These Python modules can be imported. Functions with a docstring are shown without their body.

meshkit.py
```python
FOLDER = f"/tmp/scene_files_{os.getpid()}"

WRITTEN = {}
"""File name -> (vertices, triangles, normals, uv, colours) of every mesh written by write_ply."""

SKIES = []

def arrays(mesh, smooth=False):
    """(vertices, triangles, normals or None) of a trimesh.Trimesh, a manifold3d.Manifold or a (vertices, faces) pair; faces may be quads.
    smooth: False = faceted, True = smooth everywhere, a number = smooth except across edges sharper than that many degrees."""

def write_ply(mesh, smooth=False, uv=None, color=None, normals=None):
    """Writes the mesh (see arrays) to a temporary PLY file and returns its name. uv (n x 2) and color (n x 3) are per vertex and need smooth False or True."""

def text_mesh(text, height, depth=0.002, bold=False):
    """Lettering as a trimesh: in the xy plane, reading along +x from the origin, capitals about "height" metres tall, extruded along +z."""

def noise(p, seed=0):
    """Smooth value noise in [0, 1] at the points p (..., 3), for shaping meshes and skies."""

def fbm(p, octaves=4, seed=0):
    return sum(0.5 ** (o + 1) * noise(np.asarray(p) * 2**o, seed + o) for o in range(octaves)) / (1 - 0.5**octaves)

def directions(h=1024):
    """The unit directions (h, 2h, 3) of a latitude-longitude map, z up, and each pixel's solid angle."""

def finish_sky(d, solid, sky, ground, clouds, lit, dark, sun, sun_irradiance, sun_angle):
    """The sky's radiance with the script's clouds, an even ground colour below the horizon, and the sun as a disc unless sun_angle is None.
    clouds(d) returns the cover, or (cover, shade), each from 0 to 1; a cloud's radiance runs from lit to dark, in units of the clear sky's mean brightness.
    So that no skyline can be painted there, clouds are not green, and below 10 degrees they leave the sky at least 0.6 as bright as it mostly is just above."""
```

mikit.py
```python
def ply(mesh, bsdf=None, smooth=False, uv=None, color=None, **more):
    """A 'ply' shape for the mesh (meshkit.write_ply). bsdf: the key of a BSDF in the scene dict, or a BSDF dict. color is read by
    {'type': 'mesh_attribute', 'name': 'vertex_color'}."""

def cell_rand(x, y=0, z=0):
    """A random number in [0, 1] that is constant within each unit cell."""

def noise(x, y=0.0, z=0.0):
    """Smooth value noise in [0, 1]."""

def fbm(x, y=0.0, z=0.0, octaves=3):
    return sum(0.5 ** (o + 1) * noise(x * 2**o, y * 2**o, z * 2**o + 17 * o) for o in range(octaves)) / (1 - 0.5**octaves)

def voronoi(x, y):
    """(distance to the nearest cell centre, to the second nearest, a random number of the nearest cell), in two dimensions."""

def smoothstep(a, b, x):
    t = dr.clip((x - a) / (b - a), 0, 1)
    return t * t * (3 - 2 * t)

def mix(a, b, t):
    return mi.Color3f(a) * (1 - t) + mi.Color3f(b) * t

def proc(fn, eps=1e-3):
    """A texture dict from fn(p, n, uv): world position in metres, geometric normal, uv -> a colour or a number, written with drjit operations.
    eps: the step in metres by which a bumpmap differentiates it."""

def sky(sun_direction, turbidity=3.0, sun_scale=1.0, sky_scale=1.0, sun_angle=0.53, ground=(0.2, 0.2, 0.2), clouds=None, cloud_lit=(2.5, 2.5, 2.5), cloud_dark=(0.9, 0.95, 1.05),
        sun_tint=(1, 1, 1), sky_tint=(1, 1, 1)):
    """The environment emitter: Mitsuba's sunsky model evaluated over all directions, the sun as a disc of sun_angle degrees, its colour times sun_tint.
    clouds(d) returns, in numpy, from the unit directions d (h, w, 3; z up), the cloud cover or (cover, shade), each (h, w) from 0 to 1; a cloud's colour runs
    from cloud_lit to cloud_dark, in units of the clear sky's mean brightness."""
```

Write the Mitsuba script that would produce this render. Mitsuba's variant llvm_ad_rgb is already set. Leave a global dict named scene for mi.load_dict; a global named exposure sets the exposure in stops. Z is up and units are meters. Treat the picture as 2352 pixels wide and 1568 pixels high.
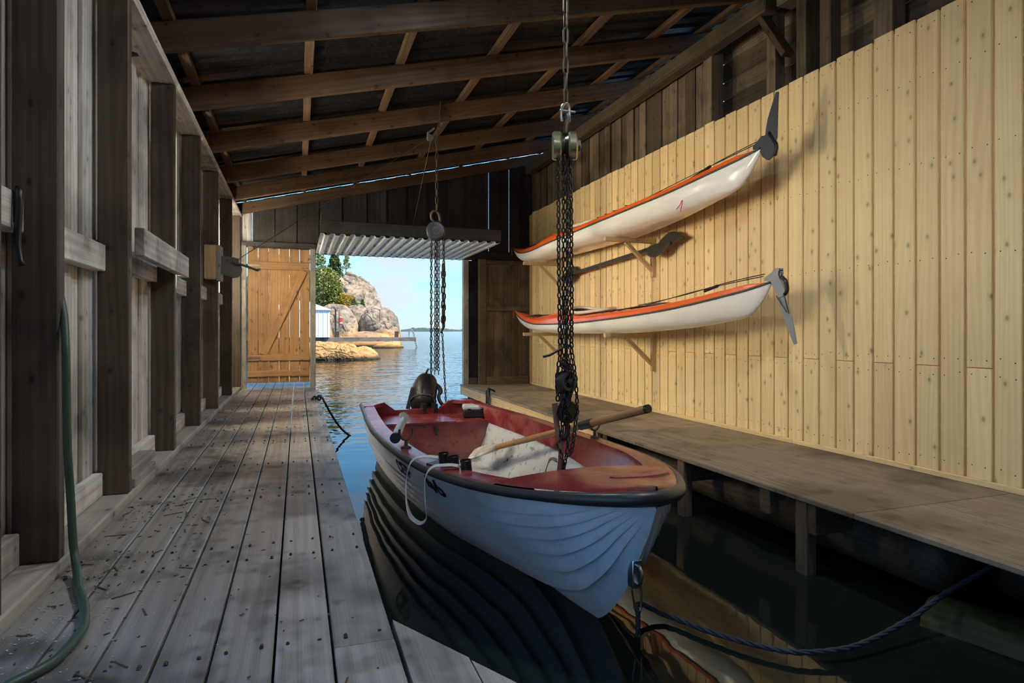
import math, random
import numpy as np
import trimesh
import shapely.geometry as sg
import drjit as dr
import mitsuba as mi
import mikit, meshkit
from scipy.interpolate import PchipInterpolator as Pchip

T = mi.ScalarTransform4f
rng = random.Random(7)
nrg = np.random.default_rng(11)
scene, labels = {}, {}

# ------------------------------------------------------------------ camera, sky, sun, exposure
exposure = 0.8
FPX = 1420.0
YAW = math.atan2(1176 - 684, FPX)
EYE = (0.0, 0.0, 0.82)
FWD = (math.sin(YAW), math.cos(YAW), 0.0)
scene['camera'] = {
    'type': 'perspective', 'fov_axis': 'x', 'fov': math.degrees(2 * math.atan(1176 / FPX)),
    'near_clip': 0.05, 'far_clip': 6000.0, 'principal_point_offset_y': 24.0 / 1568.0,
    'to_world': T().look_at(origin=list(EYE), target=[FWD[0], FWD[1], 0.82], up=[0, 0, 1]),
}
SUN = (0.5, -0.36, 0.78)
TUBE = 380.0


def cloud_fn(d):
    x, y, z = d[..., 0], d[..., 1], np.maximum(d[..., 2], 0.02)
    q = np.stack([x * 5.0, y * 5.0, z * 13], -1)
    n = meshkit.fbm(q + 3.3, 5, seed=4)
    cover = np.clip((n - 0.50) * 3.4, 0, 0.75)
    low = np.clip(1 - z / 0.11, 0, 1) ** 1.1 * 0.8
    cover = np.clip(cover + low, 0, 0.92)
    return cover, np.clip(0.25 * n, 0, 1)


scene['sky'] = mikit.sky(SUN, turbidity=2.6, sun_scale=3.0, sky_scale=4.4, ground=(0.08, 0.09, 0.09), clouds=cloud_fn,
                         cloud_lit=(1.32, 1.36, 1.40), cloud_dark=(1.0, 1.08, 1.15), sky_tint=(0.66, 1.05, 1.12))

# ------------------------------------------------------------------ materials
mn, fb, vor, sstep, mix, crand = mikit.noise, mikit.fbm, mikit.voronoi, mikit.smoothstep, mikit.mix, mikit.cell_rand

# wood kinds: light colour, dark colour, knot strength, weathering strength, tone spread
WOODS = [
    ((0.840, 0.670, 0.370), (0.700, 0.490, 0.230), 0.60, 0.00, 0.10),   # 0 new pine panelling
    ((0.360, 0.345, 0.328), (0.205, 0.192, 0.178), 0.35, 0.70, 0.26),   # 1 grey deck
    ((0.125, 0.097, 0.078), (0.050, 0.036, 0.027), 0.80, 0.45, 0.25),   # 2 dark brown posts
    ((0.120, 0.072, 0.043), (0.050, 0.029, 0.018), 0.85, 0.40, 0.25),   # 3 rafters
    ((0.780, 0.770, 0.750), (0.380, 0.335, 0.285), 0.60, 0.50, 0.25),   # 4 bleached boards
    ((0.480, 0.280, 0.130), (0.310, 0.155, 0.060), 0.80, 0.25, 0.20),   # 5 orange door pine
    ((0.300, 0.240, 0.175), (0.190, 0.145, 0.100), 0.35, 0.50, 0.12),   # 6 platform plywood
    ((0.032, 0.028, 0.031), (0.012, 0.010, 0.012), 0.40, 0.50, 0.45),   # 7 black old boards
    ((0.170, 0.130, 0.090), (0.070, 0.050, 0.033), 0.60, 0.50, 0.45),   # 8 old brown boards
    ((0.640, 0.490, 0.280), (0.480, 0.330, 0.160), 0.50, 0.05, 0.12),   # 9 bracket pine
    ((0.090, 0.070, 0.050), (0.030, 0.023, 0.017), 0.50, 0.70, 0.20),   # 10 wet log
    ((0.270, 0.235, 0.210), (0.150, 0.130, 0.115), 0.40, 0.40, 0.20),   # 11 jetty grey
    ((0.420, 0.400, 0.370), (0.260, 0.235, 0.205), 0.60, 0.40, 0.20),   # 12 light grey timber
    ((0.150, 0.165, 0.050), (0.050, 0.052, 0.020), 0.30, 0.70, 0.20),   # 13 mossy log
]


def wood_fn(p, n, uv):
    u, v = uv.x, uv.y
    k = dr.floor(v * 0.1)
    cls = dr.floor(k / 64 + 1e-4)
    w = v - 10 * k
    r = crand(k, 3, 5)
    r2 = crand(k, 9, 2)
    def pick(i):
        out = mi.Float(WOODS[0][i])
        for j in range(1, len(WOODS)):
            out = dr.select(cls == j, WOODS[j][i], out)
        return out
    def pickc(i):
        return mi.Color3f(*[sum((dr.select(cls == j, WOODS[j][i][c], 0.0) for j in range(len(WOODS))), mi.Float(0)) for c in range(3)])
    warp = mn(u * 0.9 + r * 31, w * 7, k)
    ring = 0.5 + 0.5 * dr.sin(w * 150 + warp * 16 + r * 40)
    fine = mn(u * 5, w * 420, k)
    streak = mn(u * 0.7 + r2 * 19, w * 38, k + 3)
    t = dr.clip(ring * 0.30 + fine * 0.38 + streak * 0.46 - 0.12, 0, 1)
    d1, d2, wh = vor(u * 6.5 + r * 17, w * 10.5 + r2 * 9)
    knot = (1 - sstep(0.03, 0.11 + 0.05 * r, d1)) * dr.select(wh > 0.74, 1.0, 0.0)
    halo = (1 - sstep(0.05, 0.30, d1)) * dr.select(wh > 0.74, 1.0, 0.0)
    c = mix(pickc(0), pickc(1), t)
    ks = pick(2)
    c = c * (1 - ks * (0.62 * knot + 0.22 * halo))
    st = fb(p.x * 2.3, p.y * 2.3, p.z * 2.3, 4)
    st2 = fb(p.x * 9 + 5, p.y * 9, p.z * 5, 3)
    ws = pick(3)
    c = c * (1 - ws * (0.75 * sstep(0.42, 0.70, st) + 0.45 * sstep(0.5, 0.75, st2)))
    c = c * (1 + pick(4) * (r - 0.5) * 2)
    return c


def rgb(*c):
    return {'type': 'rgb', 'value': list(c)}


WOODTEX = mikit.proc(wood_fn)
scene['m_wood'] = {'type': 'principled', 'base_color': WOODTEX, 'roughness': 0.6, 'specular': 0.35}
scene['m_deck'] = {'type': 'principled', 'base_color': WOODTEX, 'roughness': 0.42, 'specular': 0.5}


def bump(name, inner, fn, scale=1.0, eps=1e-3):
    scene[name] = {'type': 'bumpmap', 'tex': mikit.proc(fn, eps), 'scale': scale, 'bsdf': inner}


def P(name, col, rough=0.5, metal=0.0, spec=0.5, two=False, **kw):
    d = {'type': 'principled', 'base_color': rgb(*col) if not isinstance(col, dict) else col, 'roughness': rough, 'metallic': metal, **kw}
    if metal == 0.0:
        d['specular'] = spec
    scene[name] = {'type': 'twosided', 'bsdf': d} if two else d


def water_fn(p, n, uv):
    a = sstep(5.5, 11.0, p.y) * 0.93 + 0.07
    big = fb(p.x * 0.9 + 3, p.y * 1.3, 0.5, 3) * 0.032
    mid = fb(p.x * 3.1, p.y * 4.0, 1.5, 3) * 0.013
    sm = mn(p.x * 13, p.y * 17, 2.5) * 0.0032
    calm = fb(p.x * 1.6 + 1, p.y * 1.6, 3.5, 2) * 0.006
    return a * (big + mid + sm) + (1 - a) * calm


bump('m_water', {'type': 'plastic', 'int_ior': 1.33, 'diffuse_reflectance': rgb(0.009, 0.014, 0.013), 'nonlinear': False}, water_fn, 1.0, 4e-3)


def hull_fn(p, n, uv):
    d = fb(p.x * 4, p.y * 4, p.z * 4, 4)
    s = fb(p.x * 30, p.y * 30, p.z * 8, 3)
    low = 1 - sstep(-0.46, -0.34, p.z)
    c = mi.Color3f(0.66, 0.70, 0.81) * (1 - 0.14 * sstep(0.5, 0.75, d) - 0.08 * sstep(0.55, 0.8, s))
    return mix(c, (0.34, 0.34, 0.24), low * 0.7)


P('m_hull', mikit.proc(hull_fn), 0.28, two=True)


def red_fn(p, n, uv):
    d = fb(p.x * 5, p.y * 5, p.z * 5, 4)
    s = fb(p.x * 34, p.y * 34, p.z * 34, 3)
    c = mix((0.150, 0.016, 0.022), (0.25, 0.075, 0.066), sstep(0.38, 0.75, d))
    return c * (1 - 0.5 * sstep(0.6, 0.8, s))


P('m_red', mikit.proc(red_fn), 0.25, two=True, clearcoat=0.2)


def liner_fn(p, n, uv):
    d = fb(p.x * 5 + 9, p.y * 5, p.z * 5, 4)
    s = fb(p.x * 26, p.y * 26, p.z * 26, 3)
    return mi.Color3f(0.43, 0.46, 0.50) * (1 - 0.55 * sstep(0.45, 0.8, d) - 0.45 * sstep(0.6, 0.78, s))


P('m_liner', mikit.proc(liner_fn), 0.4, two=True)
P('m_rubber', (0.03, 0.032, 0.036), 0.35, two=True)
P('m_black', (0.010, 0.010, 0.012), 0.34, two=True)
P('m_letters', (0.01, 0.01, 0.012), 0.4, two=True)
P('m_chain', (0.075, 0.060, 0.045), 0.45, metal=0.6)
P('m_chainblack', (0.03, 0.028, 0.026), 0.35, metal=0.5)
P('m_brass', (0.62, 0.58, 0.36), 0.30, metal=1.0)
P('m_steel', (0.55, 0.56, 0.58), 0.28, metal=1.0)
P('m_zinc', (0.17, 0.175, 0.165), 0.5, metal=0.7)
P('m_dark', (0.05, 0.05, 0.055), 0.38, metal=0.5)
P('m_strap', (0.20, 0.115, 0.085), 0.75, two=True)
P('m_webbing', (0.52, 0.52, 0.50), 0.8, two=True)
P('m_kayak', (0.80, 0.78, 0.74), 0.16, two=True, clearcoat=0.6)
P('m_orange', (0.76, 0.120, 0.022), 0.2, two=True)
P('m_seam', (0.05, 0.055, 0.06), 0.4, two=True)
P('m_coaming', (0.62, 0.58, 0.48), 0.3, two=True)
P('m_grey', (0.05, 0.056, 0.065), 0.4, two=True)
P('m_alu', (0.36, 0.39, 0.42), 0.35, metal=0.5)
P('m_paddle', (0.03, 0.034, 0.033), 0.3, two=True)
P('m_hose', (0.045, 0.085, 0.065), 0.45)
P('m_redcord', (0.60, 0.06, 0.05), 0.7)
P('m_blue', (0.022, 0.038, 0.055), 0.7)
P('m_clear', (0.50, 0.53, 0.56), 0.2, two=True)
P('m_white', (0.70, 0.70, 0.72), 0.6, two=True)
P('m_lifebuoy', (0.65, 0.06, 0.04), 0.5)
P('m_nail', (0.03, 0.026, 0.022), 0.6)
P('m_litter', (0.10, 0.065, 0.035), 0.9, two=True)
P('m_sawdust', (0.55, 0.47, 0.33), 0.9, two=True)


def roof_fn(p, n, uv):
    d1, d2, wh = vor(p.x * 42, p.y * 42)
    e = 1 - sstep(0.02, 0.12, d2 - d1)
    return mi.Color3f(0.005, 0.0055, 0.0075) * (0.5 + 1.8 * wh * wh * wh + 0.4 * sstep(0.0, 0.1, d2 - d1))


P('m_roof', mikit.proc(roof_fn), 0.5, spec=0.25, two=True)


def gate_fn(p, n, uv):
    d = fb(p.x * 3, p.y * 3, 2, 3)
    return mi.Color3f(0.80, 0.89, 0.94) * (1 - 0.2 * sstep(0.5, 0.8, d))


P('m_gate', mikit.proc(gate_fn), 0.35, two=True)


def rock_fn(p, n, uv):
    a = fb(p.x * 0.7, p.y * 0.7, p.z * 0.9, 4)
    b = fb(p.x * 3.2, p.y * 3.2, p.z * 4.5, 4)
    s = fb(p.x * 11, p.y * 11, p.z * 11, 3)
    c = mix((0.40, 0.325, 0.255), (0.23, 0.195, 0.165), sstep(0.35, 0.65, a))
    c = c * (1 - 0.45 * sstep(0.48, 0.72, b) - 0.25 * sstep(0.5, 0.75, s))
    gold = 1 - sstep(0.1, 1.1, p.z + 1.2 * (a - 0.5))
    c = mix(c, mi.Color3f(0.54, 0.31, 0.12) * (1 - 0.35 * sstep(0.5, 0.75, b)), gold * 0.85)
    wet = 1 - sstep(-0.40, -0.16, p.z + 0.15 * (b - 0.5))
    return mix(c, (0.035, 0.030, 0.022), wet)


P('m_rock', mikit.proc(rock_fn), 0.8, spec=0.2)
scene['m_leaf'] = {'type': 'twosided', 'bsdf': {'type': 'diffuse', 'reflectance': {'type': 'mesh_attribute', 'name': 'vertex_color'}}}
P('m_bark', (0.12, 0.095, 0.075), 0.9)
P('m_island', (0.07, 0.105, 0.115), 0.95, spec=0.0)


# ------------------------------------------------------------------ helpers
used = {}


def numbered(key):
    n = used.get(key, 0)
    used[key] = n + 1
    return key if n == 0 else f'{key}_{n:03d}'


def tag(key, label=None, cat=None, group=None, kind=None):
    d = {}
    if label: d['label'] = label
    if cat: d['category'] = cat
    if group: d['group'] = group
    if kind: d['kind'] = kind
    labels[key] = d
    return key


def thing(name, label, cat, group=None, kind=None):
    return tag(numbered(name), label, cat, group, kind)


def put(name, mesh, mat, parent=None, smooth=False, label=None, cat=None, group=None, kind=None, uv=None, color=None, **more):
    key = numbered(f'{parent}__{name}' if parent else name)
    scene[key] = mikit.ply(mesh, mat, smooth=smooth, uv=uv, color=color, **more)
    if label or cat or kind:
        tag(key, label, cat, group, kind)
    return key


def again(name, source, M, parent=None):
    key = numbered(f'{parent}__{name}' if parent else name)
    scene[key] = {**source, 'to_world': T(M)}
    return key


# chamfered box: 24 vertices, shared topology
_cv = []
for sx in (0, 1):
    for sy in (0, 1):
        for sz in (0, 1):
            for ax in range(3):
                _cv.append((sx, sy, sz, ax))
_ref = np.array([[(s[i] * 2 - 1) * (1.0 if i == s[3] else 0.8) for i in range(3)] for s in _cv])
_h = trimesh.convex.convex_hull(_ref)
_map = [int(np.argmin(np.linalg.norm(_ref - v, axis=1))) for v in _h.vertices]
CF = np.array([[_map[i] for i in f] for f in _h.faces])


def cbv(lo, hi, c):
    lo, hi = np.asarray(lo, float), np.asarray(hi, float)
    c = min(c, 0.3 * float((hi - lo).min()))
    v = np.empty((24, 3))
    for i, s in enumerate(_cv):
        for a in range(3):
            inset = 0.0 if a == s[3] else c
            v[i, a] = hi[a] - inset if s[a] else lo[a] + inset
    return v


def cbox(lo, hi, c=0.003):
    return trimesh.Trimesh(cbv(lo, hi, c), CF.copy(), process=False)


def wuv(v, cls, ax):
    k = cls * 64 + rng.randrange(64)
    oth = [a for a in range(3) if a != ax]
    return np.stack([v[:, ax] + rng.uniform(0, 40), 10 * k + 5 + (v[:, oth[0]] - v[0, oth[0]]) + (v[:, oth[1]] - v[0, oth[1]])], 1)


def wbox(name, lo, hi, cls, parent=None, ax=None, c=0.004, mat='m_wood', M=None, wave=0.0, **kw):
    lo, hi = np.minimum(lo, hi), np.maximum(lo, hi)
    ax = int(np.argmax(np.asarray(hi) - np.asarray(lo))) if ax is None else ax
    v = cbv(lo, hi, c)
    uv = wuv(v, cls, ax)
    if M is not None:
        v = v @ np.asarray(M)[:3, :3].T + np.asarray(M)[:3, 3]
    return put(name, (v, CF), mat, parent, uv=uv, **kw)


def frame(o, xdir, zhint=(0, 0, 1)):
    x = np.asarray(xdir, float); x = x / np.linalg.norm(x)
    z = np.asarray(zhint, float)
    y = np.cross(z, x); y /= np.linalg.norm(y)
    z = np.cross(x, y)
    M = np.eye(4); M[:3, 0], M[:3, 1], M[:3, 2], M[:3, 3] = x, y, z, o
    return M


def wbeam(name, p, q, w, h, cls, parent=None, zhint=(0, 0, 1), **kw):
    """A timber from p to q (its axis), w wide and h high along zhint."""
    p, q = np.asarray(p, float), np.asarray(q, float)
    L = float(np.linalg.norm(q - p))
    return wbox(name, (0, -w / 2, -h / 2), (L, w / 2, h / 2), cls, parent, ax=0, M=frame(p, q - p, zhint), **kw)


def wprism(name, poly, z0, z1, cls, parent=None, ax=1, mat='m_wood', M=None, **kw):
    m = trimesh.creation.extrude_polygon(sg.Polygon(poly), z1 - z0, engine='earcut')
    v = np.array(m.vertices) + [0, 0, z0]
    uv = wuv(v, cls, ax)
    if M is not None:
        v = v @ np.asarray(M)[:3, :3].T + np.asarray(M)[:3, 3]
    return put(name, (v, np.array(m.faces)), mat, parent, uv=uv, **kw)


def prism(poly, z0, z1, M=None):
    m = trimesh.creation.extrude_polygon(sg.Polygon(poly), z1 - z0, engine='earcut')
    m.apply_translation([0, 0, z0])
    if M is not None:
        m.apply_transform(M)
    return m


def smoothline(pts, n):
    pts = np.asarray(pts, float)
    d = np.r_[0, np.cumsum(np.linalg.norm(np.diff(pts, axis=0), axis=1))]
    return Pchip(d, pts)(np.linspace(0, d[-1], n))


def tube(pts, r, sides=8, closed=False, caps=True):
    p = np.asarray(pts, float)
    n = len(p)
    r = np.broadcast_to(np.asarray(r, float), (n,))
    t = np.roll(p, -1, 0) - np.roll(p, 1, 0) if closed else np.gradient(p, axis=0)
    t /= np.linalg.norm(t, axis=1, keepdims=True) + 1e-12
    a = np.zeros_like(p)
    ref = np.array([0, 0, 1.0]) if abs(t[0, 2]) < 0.9 else np.array([1.0, 0, 0])
    prev = ref - t[0] * (ref @ t[0]); prev /= np.linalg.norm(prev)
    for i in range(n):
        prev = prev - t[i] * (prev @ t[i]); prev /= np.linalg.norm(prev) + 1e-12
        a[i] = prev
    b = np.cross(t, a)
    ang = np.arange(sides) * 2 * np.pi / sides
    v = (p[:, None] + r[:, None, None] * (np.cos(ang)[None, :, None] * a[:, None] + np.sin(ang)[None, :, None] * b[:, None])).reshape(-1, 3)
    f = []
    for i in range(n if closed else n - 1):
        j = (i + 1) % n
        for k in range(sides):
            k2 = (k + 1) % sides
            f += [[i * sides + k, i * sides + k2, j * sides + k2], [i * sides + k, j * sides + k2, j * sides + k]]
    if caps and not closed:
        v = np.vstack([v, p[:1], p[-1:]])
        c0, c1 = n * sides, n * sides + 1
        for k in range(sides):
            k2 = (k + 1) % sides
            f += [[c0, k2, k], [c1, (n - 1) * sides + k, (n - 1) * sides + k2]]
    return trimesh.Trimesh(v, np.array(f), process=False)


def ribbon(pts, wdir, w, th=0.003):
    """A webbing strip along pts, w wide along wdir."""
    p = np.asarray(pts, float)
    wd = np.broadcast_to(np.asarray(wdir, float), p.shape).copy()
    t = np.gradient(p, axis=0); t /= np.linalg.norm(t, axis=1, keepdims=True)
    wd -= t * (wd * t).sum(1, keepdims=True); wd /= np.linalg.norm(wd, axis=1, keepdims=True)
    nn = np.cross(t, wd)
    v = np.stack([p - wd * w / 2 - nn * th / 2, p + wd * w / 2 - nn * th / 2, p + wd * w / 2 + nn * th / 2, p - wd * w / 2 + nn * th / 2], 1).reshape(-1, 3)
    f = []
    for i in range(len(p) - 1):
        for k in range(4):
            a, b = i * 4 + k, i * 4 + (k + 1) % 4
            f += [[a, b, b + 4], [a, b + 4, a + 4]]
    e = (len(p) - 1) * 4
    f += [[0, 2, 1], [0, 3, 2], [e, e + 1, e + 2], [e, e + 2, e + 3]]
    return trimesh.Trimesh(v, np.array(f), process=False)


def loft(rings, closed_u=False, cap0=False, cap1=False):
    """Quads between successive rings of points (n rings, m points)."""
    R = np.asarray(rings, float)
    n, m = R.shape[:2]
    f = []
    for i in range(n - 1):
        for k in range(m if closed_u else m - 1):
            a, b = i * m + k, i * m + (k + 1) % m
            f += [[a, b, b + m], [a, b + m, a + m]]
    v = R.reshape(-1, 3)
    for on, i in ((cap0, 0), (cap1, n - 1)):
        if on:
            c = len(v)
            v = np.vstack([v, R[i].mean(0)])
            for k in range(m if closed_u else m - 1):
                a, b = i * m + k, i * m + (k + 1) % m
                f.append([c, b, a] if i == 0 else [c, a, b])
    return trimesh.Trimesh(v, np.array(f), process=False)


def lathe(profile, M=None, sides=24):
    """Profile of (radius, height) about local z."""
    a = np.arange(sides) * 2 * np.pi / sides
    m = loft([[(r * math.cos(x), r * math.sin(x), h) for x in a] for r, h in profile], closed_u=True)
    if M is not None:
        m.apply_transform(M)
    return m


def cyl(p, q, r, sides=16, r2=None):
    return tube([p, q], [r, r if r2 is None else r2], sides)


def join(*ms):
    return trimesh.util.concatenate(list(ms))


def blob(c, r, sub=3, power=2.0, amp=0.0, freq=1.0, seed=0, R=None):
    m = trimesh.creation.icosphere(subdivisions=sub)
    v = np.array(m.vertices)
    if power != 2.0:
        v = v / (np.sum(np.abs(v) ** power, 1, keepdims=True) ** (1 / power))
    if amp:
        v = v * (1 + amp * (meshkit.fbm(v * freq + seed * 7.1 + 20, 4, seed) - 0.5))[:, None]
    v = v * np.asarray(r)
    if R is not None:
        v = v @ np.asarray(R).T
    return trimesh.Trimesh(v + np.asarray(c), np.array(m.faces), process=False)


def rot(axis, deg):
    return np.array(trimesh.transformations.rotation_matrix(math.radians(deg), axis))


def tr(x, y, z):
    M = np.eye(4); M[:3, 3] = (x, y, z); return M


# chain links: a stadium of round wire, its long axis along local x
def link_mesh(L, W, r, n=5, sides=6):
    pts = []
    h = L / 2 - W / 2
    for s in (1, -1):
        for i in range(n):
            a = (-90 + 180 * i / (n - 1)) * math.pi / 180 + (0 if s > 0 else math.pi)
            pts.append((s * h + (W / 2 - r) * math.cos(a), (W / 2 - r) * math.sin(a), 0))
    return tube(pts, r, sides, closed=True)


LINKS = {}


def chain(parent, name, pts, pitch, W, r, mat, twist=0.0):
    """Links laid along a polyline, alternately turned a quarter."""
    kk = (pitch, W, r, mat)
    if kk not in LINKS:
        LINKS[kk] = mikit.ply(link_mesh(pitch + 2 * r * 0.95, W, r), mat, smooth=True)
    pts = np.asarray(pts, float)
    d = np.r_[0, np.cumsum(np.linalg.norm(np.diff(pts, axis=0), axis=1))]
    n = max(1, int(round(d[-1] / pitch)))
    at = [np.array([np.interp(x, d, pts[:, i]) for i in range(3)]) for x in np.linspace(0, d[-1], n + 1)]
    for i in range(n):
        x = at[i + 1] - at[i]
        hint = np.array([1.0, 0.15, 0.0]) if abs(x[2]) > 0.5 * np.linalg.norm(x) else np.array([0, 0, 1.0])
        M = frame((at[i] + at[i + 1]) / 2, x, hint) @ rot([1, 0, 0], twist + 90 * (i % 2) + rng.uniform(-9, 9))
        again(name, LINKS[kk], M, parent)


def zb(x):
    """Underside of the rafters."""
    return 2.465 + 0.245 * (x + 0.745)


TILT = rot([0, 1, 0], -math.degrees(math.atan(0.245)))

# ------------------------------------------------------------------ the setting: water
WL = -0.43
put('sea_water', (np.array([[-1800, -30, WL], [1800, -30, WL], [1800, 3200, WL], [-1800, 3200, WL]]), np.array([[0, 1, 2], [0, 2, 3]])), 'm_water',
    label='dark still water in the boathouse opening to rippled sea outside', cat='water', kind='stuff')

tag('wall_near', 'closed dark board wall behind the camera', 'wall', kind='structure')
for k in range(24):
    wbox('wall_board', (-0.96 + k * .2, -1.95, -0.6), (-0.96 + k * .2 + .203, -1.925 - .02 * (k % 2), 3.9), 8, 'wall_near', ax=2)

# ------------------------------------------------------------------ floor (the left deck)
tag('floor', 'grey weathered plank deck along the left side of the boathouse', 'deck', kind='structure')
edges = [-0.757, -0.609, -0.467, -0.335, -0.205, -0.056, 0.086, 0.247]
cuts = {0: [4.9], 1: [3.36, 7.4], 2: [2.48, 6.2], 3: [3.36, 8.1], 4: [5.6], 5: [7.0], 6: [1.66, 6.6]}
for i in range(7):
    ys = [-1.9] + cuts[i] + [10.9]
    for a, b in zip(ys, ys[1:]):
        dz = rng.uniform(-0.0025, 0.0025)
        wbox('plank', (edges[i] + 0.003, a + 0.0015, -0.03 + dz), (edges[i + 1] - 0.004, b - 0.0015, dz), 1, 'floor', ax=1, c=0.003, mat='m_deck')


def xdiag(y):   # the oblique front edge of the deck by the camera
    return 0.25 + (1.775 - y) * 0.565


for a, b in ((0.254, 0.405), (0.41, 0.56), (0.565, 0.72), (0.725, 0.88), (0.885, 1.04), (1.045, 1.3)):
    wprism('plank', [(a, -1.9), (b, -1.9), (b, 1.775 - (b - 0.25) / 0.565), (a, 1.775 - (a - 0.25) / 0.565)], -0.03, rng.uniform(-0.002, 0.002), 1, 'floor', ax=1, mat='m_deck')
wbox('joist', (0.15, 1.8, -0.2), (0.205, 10.8, -0.032), 2, 'floor')
wbox('joist', (-0.75, -1.9, -0.2), (-0.70, 10.8, -0.032), 2, 'floor')
for y in (2.6, 4.6, 6.6, 8.6, 10.5):
    wbox('support_post', (0.10, y, -0.9), (0.2, y + 0.1, -0.032), 10, 'floor')

scr = []
for y in (1.72, 2.40, 2.56, 3.28, 3.44, 4.1, 4.85, 4.95, 5.6, 6.3, 7.0, 7.7, 8.4):
    for i in range(7):
        for fx in (.22, .78):
            x = edges[i] + (edges[i + 1] - edges[i]) * fx
            m = cyl((x, y + rng.uniform(-.02, .02), 0.0), (x, y, .0032), .0048, 8)
            scr.append(m)
put('screw_heads', join(*scr), 'm_nail', 'floor', kind='stuff')

# ------------------------------------------------------------------ left wall
tag('wall_left', 'left wall of dark posts and bleached vertical boards', 'wall', kind='structure')
yy = 2.02
i = 0
while yy < 9.58:
    w = rng.uniform(0.17, 0.21)
    x0 = -0.918 if i % 2 else -0.94
    wbox('wall_board', (x0 - 0.022, yy - 0.012, -0.55), (x0, min(yy + w + 0.012, 9.6), 2.62), 4, 'wall_left', ax=2)
    yy += w
    i += 1
POSTS = [-1.9, 2.0, 2.476, 3.40, 4.536, 5.656, 6.857, 8.24, 9.42]
for y in POSTS:
    wbox('post', (-0.896, y, 0.04), (-0.763 + rng.uniform(-0.004, 0.004), y + 0.06, 2.43), 2, 'wall_left', ax=2, c=0.005)
for a, b in zip(POSTS[1:], POSTS[2:]):
    zc = 1.13 + rng.uniform(-0.03, 0.03)
    wbox('nogging', (-0.915, a + 0.062, zc), (-0.86, b - 0.002, zc + 0.125), 2 if rng.random() < 0.3 else 4, 'wall_left', ax=1)
    wbox('nogging', (-0.915, a + 0.062, 0.042), (-0.872, b - 0.002, 0.15), 4, 'wall_left', ax=1)
wbox('sill_board', (-0.96, -1.9, -0.04), (-0.761, 9.6, 0.04), 12, 'wall_left', ax=1, c=0.006)
for a, b in ((-1.9, 2.1), (2.1, 5.3), (5.3, 9.6)):
    wbox('top_plate', (-0.96, a + 0.002, 2.432), (-0.745, b - 0.002, 2.478), 4, 'wall_left', ax=1, c=0.012)

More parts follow.
